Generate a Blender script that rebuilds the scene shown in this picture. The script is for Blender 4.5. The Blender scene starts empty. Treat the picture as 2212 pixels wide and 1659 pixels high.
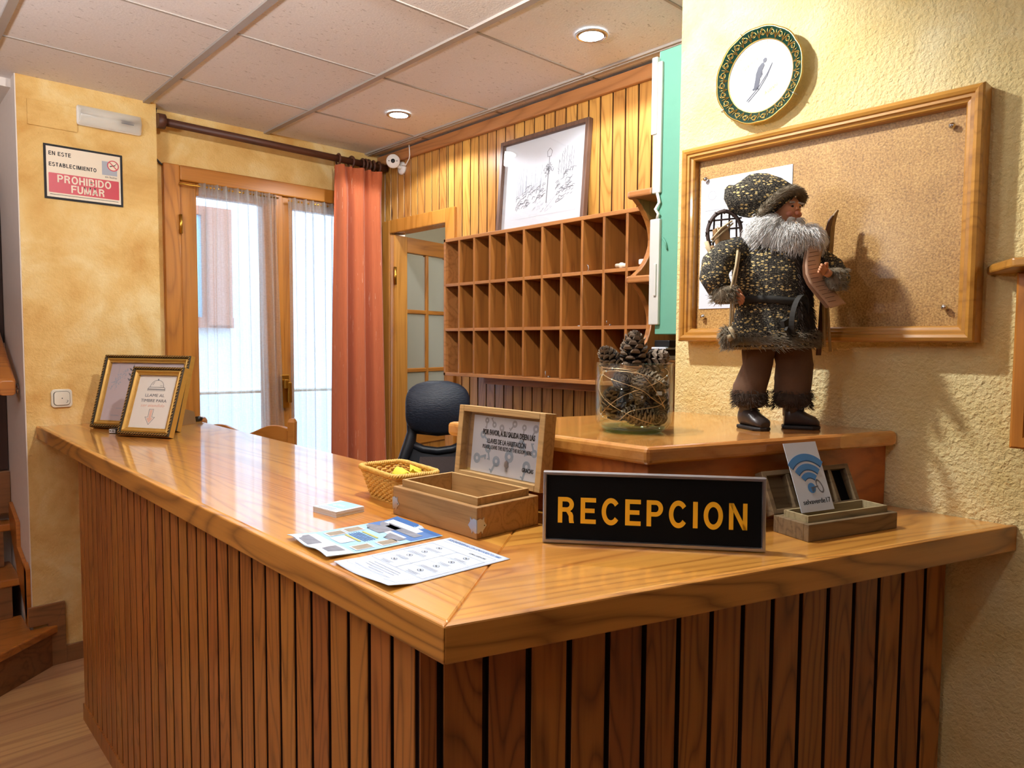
import bpy, bmesh, math, random
from mathutils import Vector, Matrix, Euler
R = math.radians
C = bpy.context.scene.collection
sc = bpy.context.scene

# ------------------------------------------------------------------ camera
def make_camera():
    yaw, pitch, roll = R(42.74), R(-3.348), R(0.399)
    cy, sy, cp, sp = math.cos(yaw), math.sin(yaw), math.cos(pitch), math.sin(pitch)
    fwd = Vector((sy*cp, cy*cp, sp)); right = Vector((cy, -sy, 0)); up = right.cross(fwd)
    cr, sr = math.cos(roll), math.sin(roll)
    r2 = cr*right + sr*up; u2 = -sr*right + cr*up
    cam = bpy.data.cameras.new('camera'); o = bpy.data.objects.new('camera', cam); C.objects.link(o)
    m = Matrix.Identity(4)
    for i in range(3):
        m[i][0], m[i][1], m[i][2] = r2[i], u2[i], -fwd[i]
    m.translation = Vector((0, 0, 1.42)); o.matrix_world = m
    cam.sensor_width = 36; cam.sensor_fit = 'HORIZONTAL'; cam.lens = 1530.2/2212*36
    cam.clip_start = .02; cam.clip_end = 200
    sc.camera = o
make_camera()

# ------------------------------------------------------------------ exposure, world, lights
vs = sc.view_settings
sc.display_settings.display_device = 'sRGB'
vs.view_transform = 'Standard'; vs.look = 'None'; vs.gamma = 1; vs.use_curve_mapping = False
vs.exposure = 0.04
sc.cycles.max_bounces = 9; sc.cycles.transparent_max_bounces = 24
sc.cycles.sample_clamp_indirect = 6
sc.cycles.caustics_reflective = False; sc.cycles.caustics_refractive = False

w = bpy.data.worlds.new('daylight'); sc.world = w; w.use_nodes = True
w.node_tree.nodes['Background'].inputs[0].default_value = (.56, .76, 1, 1)
w.node_tree.nodes['Background'].inputs[1].default_value = 5.6

def lamp(name, kind, loc, energy, col, aim=None, **k):
    l = bpy.data.lights.new(name, kind); o = bpy.data.objects.new(name, l); C.objects.link(o)
    l.energy = energy; l.color = col; o.location = loc
    for a, b in k.items(): setattr(l, a, b)
    if aim is not None: o.rotation_euler = Vector(aim).to_track_quat('-Z', 'Y').to_euler()
    return o
COOL = (.88, .94, 1); WARM = (.96, .97, 1)
lamp('downlight_beam', 'SPOT', (1.94, 1.70, 2.47), 24, COOL, (0, 0, -1), spot_size=R(150), spot_blend=.15, shadow_soft_size=.035)
lamp('downlight_beam', 'SPOT', (1.94, 2.91, 2.47), 26, COOL, (0, 0, -1), spot_size=R(150), spot_blend=.15, shadow_soft_size=.035)
lamp('counter_spot_beam', 'SPOT', (.93, 1.26, 2.48), 88, (1, .985, .96), (.40, .45, -.80), spot_size=R(161.6), spot_blend=.3, shadow_soft_size=.03)
lamp('ceiling_fill', 'AREA', (-.75, 1.7, 1.9), 64, WARM, (.25, .05, 1), shape='DISK', size=.4)  # unseen area lamp added to brighten the ceiling
lamp('ceiling_fill', 'AREA', (.3, -.7, 1.95), 5, WARM, (.1, .2, 1), shape='DISK', size=.4)  # second added lamp, behind the camera, also aimed at the ceiling
lamp('lobby_ceiling_light', 'SPOT', (-1.9, .9, 2.46), 26, WARM, (.55, .15, -.8), spot_size=R(150), spot_blend=.4, shadow_soft_size=.05)
lamp('lobby_fill', 'POINT', (-.3, -1.9, 1.9), 2, WARM, shadow_soft_size=.12)  # unseen point lamp added as weak fill from the lobby side
lamp('back_room_fill', 'POINT', (3.1, 2.6, 2.2), 22, (1, .95, .85), shadow_soft_size=.15)  # unseen lamp added to brighten the room behind the door panes
p_ = lamp('window_portal', 'AREA', (1.65, 3.95, 1.2), 1, (1, 1, 1), (0, -1, 0), shape='RECTANGLE', size=1.2)
p_.data.size_y = 2.2; p_.data.cycles.is_portal = True

# ------------------------------------------------------------------ materials
def lin(h):
    h = h.lstrip('#'); o = []
    for i in (0, 2, 4):
        c = int(h[i:i+2], 16)/255
        o.append(c/12.92 if c <= .04045 else ((c+.055)/1.055)**2.4)
    return (*o, 1)
class NT:
    def __init__(s, name):
        s.m = bpy.data.materials.new(name); s.m.use_nodes = True; s.t = s.m.node_tree
        s.p = s.t.nodes['Principled BSDF']; s.out = s.t.nodes['Material Output']
    def n(s, kind, **k):
        x = s.t.nodes.new('ShaderNode'+kind)
        for a, b in k.items(): setattr(x, a, b)
        return x
    def link(s, a, b): s.t.links.new(a, b)
    def math(s, op, a, b=None, c=None, clamp=False):
        x = s.n('Math', operation=op, use_clamp=clamp)
        for i, v in enumerate((a, b, c)):
            if v is None: continue
            if isinstance(v, (int, float)): x.inputs[i].default_value = v
            else: s.link(v, x.inputs[i])
        return x.outputs[0]
    def mix(s, f, a, b, mode='MIX'):
        x = s.n('MixRGB', blend_type=mode)
        for i, v in enumerate((f, a, b)):
            if isinstance(v, (int, float)): x.inputs[i].default_value = v
            elif isinstance(v, (tuple, list)): x.inputs[i].default_value = v
            else: s.link(v, x.inputs[i])
        return x.outputs[0]
    def ramp(s, f, *stops):
        x = s.n('ValToRGB'); e = x.color_ramp.elements
        while len(e) < len(stops): e.new(.5)
        for el, (p, c) in zip(e, stops): el.position = p; el.color = lin(c) if isinstance(c, str) else c
        s.link(f, x.inputs[0]); return x.outputs[0]
    def coord(s, kind='Object', scale=None, rot=None):
        c = s.n('TexCoord').outputs[kind]
        if scale or rot:
            mp = s.n('Mapping'); s.link(c, mp.inputs[0])
            if scale: mp.inputs['Scale'].default_value = scale
            if rot: mp.inputs['Rotation'].default_value = rot
            c = mp.outputs[0]
        return c
    def noise(s, c, scale, detail=3, rough=.55, dist=0):
        x = s.n('TexNoise'); s.link(c, x.inputs['Vector'])
        x.inputs['Scale'].default_value = scale; x.inputs['Detail'].default_value = detail
        x.inputs['Roughness'].default_value = rough; x.inputs['Distortion'].default_value = dist
        return x.outputs[0]
    def voro(s, c, scale, feature='F1', out='Distance', rnd=1):
        x = s.n('TexVoronoi', feature=feature); s.link(c, x.inputs['Vector'])
        x.inputs['Scale'].default_value = scale; x.inputs['Randomness'].default_value = rnd
        return x.outputs[out]
    def bump(s, h, strength, dist=.01):
        b = s.n('Bump'); b.inputs['Strength'].default_value = strength; b.inputs['Distance'].default_value = dist
        s.link(h, b.inputs['Height']); s.link(b.outputs[0], s.p.inputs['Normal']); return b
    def col(s, c):
        if isinstance(c, str): s.p.inputs['Base Color'].default_value = lin(c)
        else: s.link(c, s.p.inputs['Base Color'])
    def set(s, **k):
        for a, b in k.items(): s.p.inputs[a.replace('_', ' ')].default_value = b
        return s

def plain(name, c, rough=.5, metal=0, var=.06, vscale=30, bump=0, bscale=200, **k):
    t = NT(name); base = lin(c)
    co = t.coord()
    dark = tuple(x*(1-var*2) for x in base[:3])+(1,)
    t.col(t.mix(t.noise(co, vscale, 3), base, dark)); t.set(Roughness=rough, Metallic=metal)
    if bump: t.bump(t.noise(co, bscale, 3), bump, .002)
    for a, b in k.items(): t.p.inputs[a].default_value = b
    return t.m

AX = {'X': 0, 'Y': 1, 'Z': 2}
def wood(name, light, dark, axis='Z', freq=1.0, rough=.35, coat=0, plank=None, knots=.0, tone=.25, ring=.5, rings=13, coat_rough=.08):
    t = NT(name); c = t.coord()
    boardr = None
    if plank:
        pa, wd, off = plank
        sp = t.n('SeparateXYZ'); t.link(c, sp.inputs[0])
        ix = t.math('FLOOR', t.math('DIVIDE', t.math('SUBTRACT', sp.outputs[AX[pa]], off), wd))
        wn = t.n('TexWhiteNoise', noise_dimensions='1D'); t.link(ix, wn.inputs['W']); boardr = wn.outputs['Value']
        sh = t.n('VectorMath', operation='SCALE'); t.link(wn.outputs['Color'], sh.inputs[0]); sh.inputs['Scale'].default_value = 7.3
        ad = t.n('VectorMath', operation='ADD'); t.link(c, ad.inputs[0]); t.link(sh.outputs[0], ad.inputs[1]); c = ad.outputs[0]
    def st(k):
        m = t.n('Mapping'); t.link(c, m.inputs[0]); v = [1, 1, 1]; v[AX[axis]] = k
        m.inputs['Scale'].default_value = v; return m.outputs[0]
    n1 = t.noise(st(.12), 5*freq, 2, .5, .4)
    rg = t.math('PINGPONG', t.math('MULTIPLY', n1, rings), .5)
    rg = t.math('POWER', t.math('MULTIPLY', rg, 2), 2.6)
    fine = t.noise(st(.03), 95*freq, 4, .65)
    fac = t.math('ADD', t.math('MULTIPLY', rg, ring), t.math('MULTIPLY', t.math('SUBTRACT', fine, .5), 1.1), clamp=True)
    col = t.mix(fac, lin(light), lin(dark))
    big = t.noise(st(.25), 2.2, 2)
    col = t.mix(t.math('MULTIPLY', t.math('SUBTRACT', big, .35, clamp=True), .8), col, lin(dark))
    if boardr is not None:
        hs = t.n('HueSaturation'); t.link(col, hs.inputs['Color'])
        t.link(t.math('ADD', 1-tone*.5, t.math('MULTIPLY', boardr, tone)), hs.inputs['Value'])
        t.link(t.math('ADD', .493, t.math('MULTIPLY', boardr, .014)), hs.inputs['Hue'])
        col = hs.outputs[0]
    if knots:
        kc = st(.45); x = t.n('TexVoronoi'); t.link(kc, x.inputs['Vector']); x.inputs['Scale'].default_value = knots
        s2 = t.n('SeparateXYZ'); t.link(x.outputs['Color'], s2.inputs[0])
        on = t.math('GREATER_THAN', s2.outputs[0], .62)
        k = t.math('MULTIPLY', t.math('SUBTRACT', 1, t.math('MULTIPLY', x.outputs['Distance'], 16), clamp=True), on)
        k = t.math('MULTIPLY', k, 2.2, clamp=True)
        col = t.mix(k, col, lin('2a1208'))
    t.col(col); t.set(Roughness=rough)
    t.p.inputs['Coat Weight'].default_value = coat; t.p.inputs['Coat IOR'].default_value = 1.85 if coat >= 1 else 1.5; t.p.inputs['Coat Roughness'].default_value = coat_rough
    t.bump(fac, .08, .002)
    return t.m

def stucco(name, c1, c2, c3, amt=.55):
    t = NT(name); c = t.coord()
    a = t.noise(c, 3.1, 4, .6, .8); b = t.noise(c, 9, 4, .6, .5)
    f = t.math('ADD', t.math('MULTIPLY', a, .7), t.math('MULTIPLY', b, .3))
    t.col(t.ramp(f, (.34, c1), (.5, c2), (.66, c3)))
    t.set(Roughness=.85)
    h = t.math('ADD', t.noise(c, 105, 3, .5, .25), t.math('MULTIPLY', t.noise(c, 230, 2), .3))
    t.bump(h, amt*.8, .010)
    return t.m

def glass_thin(name, tint=(1, 1, 1, 1), ior=1.45, rough=.0, diffuse=0.0, dcol=(.8, .8, .75, 1)):
    t = NT(name)
    tr = t.n('BsdfTransparent'); tr.inputs[0].default_value = tint
    gl = t.n('BsdfGlossy'); gl.inputs['Roughness'].default_value = rough
    lw = t.n('LayerWeight'); f0 = ((ior-1)/(ior+1))**2
    fr = t.math('ADD', f0*1.6, t.math('MULTIPLY', t.math('POWER', lw.outputs['Facing'], 4), .6), clamp=True)
    mx = t.n('MixShader'); t.link(fr, mx.inputs[0]); t.link(tr.outputs[0], mx.inputs[1]); t.link(gl.outputs[0], mx.inputs[2])
    o = mx.outputs[0]
    if diffuse:
        d = t.n('BsdfTranslucent'); d.inputs[0].default_value = dcol
        d2 = t.n('BsdfDiffuse'); d2.inputs[0].default_value = dcol
        ad = t.n('MixShader'); ad.inputs[0].default_value = .5; t.link(d.outputs[0], ad.inputs[1]); t.link(d2.outputs[0], ad.inputs[2])
        m2 = t.n('MixShader'); m2.inputs[0].default_value = diffuse; t.link(o, m2.inputs[1]); t.link(ad.outputs[0], m2.inputs[2]); o = m2.outputs[0]
        bp = t.n('Bump'); bp.inputs['Strength'].default_value = .5; bp.inputs['Distance'].default_value = .004
        t.link(t.noise(t.coord(), 90, 2), bp.inputs['Height']); t.link(bp.outputs[0], gl.inputs['Normal'])
    t.link(o, t.out.inputs[0]); return t.m

def sheer_mat(name):
    t = NT(name); c = t.coord()
    weave = t.noise(t.coord(scale=(1, 1, .12)), 420, 2); weave2 = t.noise(t.coord(scale=(.12, .12, 1)), 420, 2)
    f = t.math('MULTIPLY', t.math('ADD', weave, weave2), .5)
    tr = t.n('BsdfTransparent'); tl = t.n('BsdfTranslucent'); df = t.n('BsdfDiffuse')
    col = t.mix(f, lin('e6e3de'), lin('c9c4bc'))
    t.link(col, tl.inputs[0]); t.link(col, df.inputs[0])
    m1 = t.n('MixShader'); m1.inputs[0].default_value = .25; t.link(tl.outputs[0], m1.inputs[1]); t.link(df.outputs[0], m1.inputs[2])
    m2 = t.n('MixShader'); t.link(t.math('ADD', .17, t.math('MULTIPLY', f, .5)), m2.inputs[0])
    t.link(tr.outputs[0], m2.inputs[1]); t.link(m1.outputs[0], m2.inputs[2]); t.link(m2.outputs[0], t.out.inputs[0])
    return t.m

def emis(name, col, s):
    t = NT(name); t.p.inputs['Emission Color'].default_value = col; t.p.inputs['Emission Strength'].default_value = s; return t.m

def fabric(name, c1, c2, axis='Z', rough=.9):
    t = NT(name); k = [1, 1, 1]; k[AX[axis]] = .04
    f = t.noise(t.coord(scale=k), 260, 3, .6)
    g = t.noise(t.coord(scale=k), 60, 3, .7)
    col = t.mix(f, lin(c1), lin(c2))
    spark = t.math('GREATER_THAN', t.math('ADD', t.math('MULTIPLY', g, .4), t.math('MULTIPLY', f, .6)), .63)
    t.col(t.mix(t.math('MULTIPLY', spark, .55), col, lin('eec2a0'))); t.set(Roughness=rough)
    t.p.inputs['Sheen Weight'].default_value = .2
    return t.m

def tweed(name):
    t = NT(name)
    x = t.n('TexVoronoi'); t.link(t.coord(scale=(1, 1, 1.9)), x.inputs['Vector']); x.inputs['Scale'].default_value = 118
    s2 = t.n('SeparateXYZ'); t.link(x.outputs['Color'], s2.inputs[0])
    fl = t.math('MULTIPLY', t.math('GREATER_THAN', s2.outputs[0], .5), t.math('LESS_THAN', x.outputs['Distance'], .42))
    row = t.noise(t.coord(scale=(1, 1, 3)), 16, 1)
    fl = t.math('MULTIPLY', fl, t.math('GREATER_THAN', row, .40))
    th = t.noise(t.coord(scale=(1, 1, 2.2)), 330, 2)
    base = t.ramp(th, (.36, '0d0c0b'), (.52, '2b2823'), (.66, '8f8874'))
    fc = t.mix(s2.outputs[1], lin('f0dc9a'), lin('c8ab6c'))
    t.col(t.mix(fl, base, fc)); t.set(Roughness=.95)
    t.bump(t.math('ADD', t.math('MULTIPLY', fl, .8), th), .7, .003)
    return t.m

def cork_mat():
    t = NT('cork'); c = t.coord()
    f = t.noise(c, 240, 3, .65); g = t.noise(c, 14, 3)
    t.col(t.ramp(t.math('ADD', t.math('MULTIPLY', f, .8), t.math('MULTIPLY', g, .2)), (.3, '80582a'), (.5, 'b88c49'), (.7, 'd6ae68')))
    t.set(Roughness=.6); t.bump(f, .4, .004); return t.m

def ceiling_mat():
    t = NT('ceiling tile'); c = t.coord()
    pits = t.math('GREATER_THAN', t.noise(t.coord(scale=(1, 2.6, 1)), 42, 3, .6), .665)
    fine = t.noise(c, 150, 2)
    base = t.mix(fine, lin('ece7e6'), lin('ded8d6'))
    t.col(t.mix(t.math('MULTIPLY', pits, .5), base, lin('84766c'))); t.set(Roughness=.9)
    t.bump(t.math('SUBTRACT', t.math('MULTIPLY', fine, .25), pits), .5, .006); return t.m

def wicker_mat():
    t = NT('wicker'); f = t.noise(t.coord(), 60, 3)
    t.col(t.mix(f, lin('e8bf62'), lin('b9822c'))); t.set(Roughness=.55); return t.m

M = {}
M['stucco'] = stucco('yellow stucco', 'cd9c52', 'e0b972', 'ead095')
M['stucco_right'] = stucco('cream stucco', 'd4bd7c', 'dfcd94', 'e5d9aa', .85)
M['white_plaster'] = plain('white plaster', 'e8dcd2', .8, var=.04, bump=.2, bscale=60)
M['off_white'] = plain('off white wall', 'cfc9b4', .85, var=.04)
M['facade'] = plain('pale outdoor render', 'e6ebf2', .9, var=.05, vscale=3, bump=.5, bscale=20)
M['shutter'] = plain('terracotta shutter', 'b4785e', .7)
M['ceiling'] = ceiling_mat()
M['tbar'] = plain('ceiling grid metal', 'a89d94', .5, var=.03)
M['counter_top'] = wood('varnished pine top along', 'dc9c46', '95531a', 'Y', .8, .3, 1, ('X', .149, .55), 0, .12, .6, 18, .07)
M['counter_top2'] = wood('varnished pine top across', 'dc9c46', '95531a', 'X', .8, .3, 1, ('Y', .149, 0), 0, .12, .6, 18, .07)
M['edge_y'] = wood('pine edge along', 'cc8c3e', '83501c', 'Y', .9, .4, .3, None, 0, .1, .85, 20)
M['edge_x'] = wood('pine edge across', 'cc8c3e', '83501c', 'X', .9, .4, .3, None, 2.2, .1, .85, 20)
M['slat_l'] = wood('stained pine slats', 'a9602a', '6c3512', 'Z', 1.3, .42, .15, ('Y', .0667, 0), 1.6, .22, .45)
M['slat_f'] = wood('stained pine boards', 'a4602c', '65330f', 'Z', 1.3, .42, .15, ('X', .0883, 0), 2.6, .3, .5)
M['pine'] = wood('golden pine cladding', 'cf9550', '925a26', 'Z', 1.2, .3, .35, ('Y', .0785, 0), 2.8, .3, .5)
M['pine_dark'] = wood('reddish pine trim', 'b27848', '7d4a28', 'Y', 1, .4, .2)
M['frame_z'] = wood('honey frame upright', 'bd7a2c', '84490f', 'Z', 1, .38, .25, None, 1.1)
M['frame_x'] = wood('honey frame rail', 'bd7a2c', '84490f', 'X', 1, .38, .25)
M['frame_y'] = wood('honey frame rail along', 'c08a3a', '855318', 'Y', 1, .34, .3)
M['door_z'] = wood('golden door stile', 'c98a3c', '97601f', 'Z', 1, .25, .4)
M['pigeon'] = wood('pigeonhole oak', 'ab6c2f', '70401a', 'Z', 1.1, .45, .1)
M['pigeon_y'] = wood('pigeonhole edge', 'b87a42', '80491f', 'Y', 1.1, .45, .1)
M['plinth_top'] = wood('glossy raised top', 'd3954d', 'a0601f', 'X', .8, .2, .7, ('Y', .16, 0), 0, .12, .4)
M['plinth'] = wood('stained raised cabinet', 'b4672a', '7d4115', 'X', .9, .4, .2, None, 1.4)
M['box_wood'] = wood('rough mango wood', 'a67d4a', '6a4824', 'Y', 2.2, .75, 0, None, 0, .2, .4)
M['box_wood_in'] = wood('rough mango wood pale', 'b9935c', '7f5d33', 'Y', 2.2, .8, 0, None, 0, .2, .4)
M['box_grey'] = wood('weathered grey wood', '7d6748', '40311f', 'X', 2.2, .8, 0, None, 0, .2, .5)
M['box_grey_top'] = wood('bleached wood edge', 'a3936c', '6e5d40', 'X', 2.2, .8)
M['floor'] = wood('oak laminate', 'c39565', '85552f', 'X', .7, .4, .15, ('Y', .19, 0), 0, .35, .5)
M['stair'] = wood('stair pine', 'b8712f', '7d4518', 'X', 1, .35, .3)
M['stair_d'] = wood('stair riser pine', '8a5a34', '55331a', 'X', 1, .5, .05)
M['dark_wood'] = wood('dark walnut rod', '5a3322', '331a10', 'X', 1, .5)
M['walnut'] = wood('walnut picture frame', '6e5040', '43302a', 'Z', 1.4, .5)
M['chairwood'] = wood('chair beech', 'b9752f', '865018', 'X', 1, .35, .3)
M['orange'] = fabric('terracotta curtain', 'c86b40', 'aa5530')
M['sheer'] = sheer_mat('linen sheer')
M['glass'] = glass_thin('window glass')
M['vase_glass'] = glass_thin('vase glass', (.95, .99, .96, 1), 1.42)
M['vase_base'] = glass_thin('vase green base', (.74, .93, .82, 1), 1.5)
M['acrylic'] = glass_thin('acrylic pane', (1, 1, 1, 1), 1.35, .02)
M['plexi'] = glass_thin('matt plexiglass', (1, 1, 1, 1), 1.2, .25)
M['frosted'] = glass_thin('textured door glass', (.75, .75, .68, 1), 1.5, .08, .55, (.78, .77, .68, 1))
M['brass'] = plain('brass', 'c9993f', .3, 1, .05)
M['chrome'] = plain('chrome', 'd9d9d9', .18, 1, .02)
M['nickel'] = plain('brushed silver metal', 'c9c9cc', .38, 1, .05)
M['white_plastic'] = plain('white plastic', 'ece9e4', .35, 0, .02)
M['grey_plastic'] = plain('grey white plastic', 'c9c9c4', .4, 0, .03)
M['ivory'] = plain('ivory plastic', 'e4dcc8', .35, 0, .02)
M['black'] = plain('black plastic', '0c0c0d', .4, 0, .02)
M['black_matte'] = plain('black felt board', '050506', .8, 0, .1, **{'Specular IOR Level': .15})
M['teal'] = plain('teal paint', '62a08a', .6, 0, .04)
M['paper'] = plain('white paper', 'dde3ec', .7, 0, .015)
M['paper_blue'] = plain('bluish printed paper', 'ccd8ea', .55, 0, .015)
M['paper_cream'] = plain('cream paper', 'e9e2d6', .7, 0, .02)
M['paper_lilac'] = plain('lilac printed paper', 'c9b8b8', .5, 0, .06, 8)
M['mount'] = plain('grey white mount', 'd3d4da', .7, 0, .02)
M['ink'] = plain('black ink', '17171a', .7, 0, .02)
M['ink_grey'] = plain('grey ink', '6d6d72', .7, 0, .02)
M['ink_pale'] = plain('pale grey ink', 'a9adb6', .7, 0, .02)
M['ink_blue'] = plain('pale blue ink', 'a8bccf', .7, 0, .1)
M['ink_peach'] = plain('peach ink', 'e3b9a4', .7, 0, .02)
M['red'] = plain('sign red', 'c21f34', .4, 0, .03)
M['sign_cream'] = plain('sign cream', 'e6d6bd', .45, 0, .02)
M['yellow_letter'] = plain('yellow letters', 'f6c02e', .4, 0, .04)
M['wifi'] = plain('wifi blue', '4f8fd0', .5, 0, .03)
M['wifi_dark'] = plain('wifi dark blue', '23558f', .5, 0, .03)
M['sky_blue'] = plain('leaflet blue', '9cc9e6', .45, 0, .05)
M['deep_blue'] = plain('leaflet deep blue', '3f6fb0', .5, 0, .1)
M['photo_grey'] = plain('leaflet photo grey', '8f93a0', .5, 0, .35, 60)
M['photo_snow'] = plain('leaflet photo snow', 'dfe5ef', .5, 0, .12, 90)
M['photo_sand'] = plain('leaflet photo sand', 'a89a82', .5, 0, .3, 70)
M['olive'] = plain('olive yellow ink', 'b9b35a', .5)
M['gold'] = plain('gilded wood', 'cc9c48', .4, .35, .12, 60)
M['gold_dark'] = plain('dark carved gilding', '3e2f16', .55, .35, .3, 140, .5, 160)
M['kraft'] = plain('brown backing card', '8a6a42', .85, 0, .1)
M['wicker'] = wicker_mat()
M['yellow_paper'] = plain('yellow paper', 'd9d43c', .7, 0, .05)
t = NT('black mesh fabric'); t.col('1a2230'); t.set(Roughness=.5); t.bump(t.noise(t.coord(scale=(.25, .25, 1)), 300, 1), .6, .003); M['mesh_black'] = t.m
M['chair_shell'] = plain('black chair shell', '12161d', .45, 0, .05)
M['chair_grey'] = plain('grey mesh panel', '4a3d3a', .8, 0, .2, 300, .4, 300)
M['porcelain'] = plain('porcelain', 'e9eef0', .12, 0, .01)
M['green_rim'] = plain('dark green glaze', '16352a', .15, 0, .05)
M['gilt'] = plain('gilt line', 'd0ab5a', .28, .8, .05)
M['navy'] = plain('navy ink', '20263f', .5, 0, .05)
M['cork'] = cork_mat()
M['cone'] = plain('pine cone scale', '33251b', .7, 0, .25, 90)
M['cone_tip'] = plain('pine cone scale tip', '8f7c66', .7, 0, .25, 120)
M['wire'] = plain('copper wire', 'd9b48a', .35, .7)
M['tweed'] = tweed('tweed coat')
M['fur'] = plain('grey brown fur', '93866f', .95, 0, .3, 120)
M['fur_dark'] = plain('dark fur', '493a2e', .95, 0, .3, 120)
M['beard'] = plain('white wool beard', 'fdfcf8', .9, 0, .02, **{'Sheen Weight': .4})
M['trouser'] = plain('brown felt trousers', '664a35', .95, 0, .18, 40, .2, 200)
M['boot'] = plain('dark boot leather', '3c3330', .38, 0, .1)
M['sole'] = plain('boot sole', '1c1614', .6)
M['skin'] = plain('painted skin', 'dc9a70', .5, 0, .08, 60)
M['blush'] = plain('rosy cheek', 'd98a6a', .5, 0, .1, 60)
M['belt'] = plain('black webbing belt', '26241f', .8, 0, .1)
M['rope'] = plain('jute rope', 'c9b58e', .9, 0, .15, 90)
M['twig'] = plain('dark twig', '3f2a22', .7, 0, .2, 90)
M['parcel'] = plain('kraft parcel', 'a58052', .7, 0, .15, 40)
M['scroll'] = plain('aged scroll paper', 'c9a385', .7, 0, .12, 30)
M['ski'] = wood('toy ski wood', '9c7f52', '5e4a2e', 'Z', 3, .5)
M['board_shadow'] = stucco('stucco in board shadow', 'b97a3c', 'c58746', 'd09450', .75)  # unused; ochre tone of the shadow cast below the cork board
M['lamp_disc'] = emis('lit lamp lens', (.9, .96, 1, 1), 30)
M['tube_clear'] = glass_thin('ribbed lamp cover', (.93, .92, .88, 1), 1.45, .15, .35, (.85, .83, .78, 1))
M['dark_pane'] = plain('dark night pane', '1a1522', .08, 0, .1)
M['dark_frame'] = wood('dark stained frame', '3f2a22', '241510', 'Z')

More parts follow.
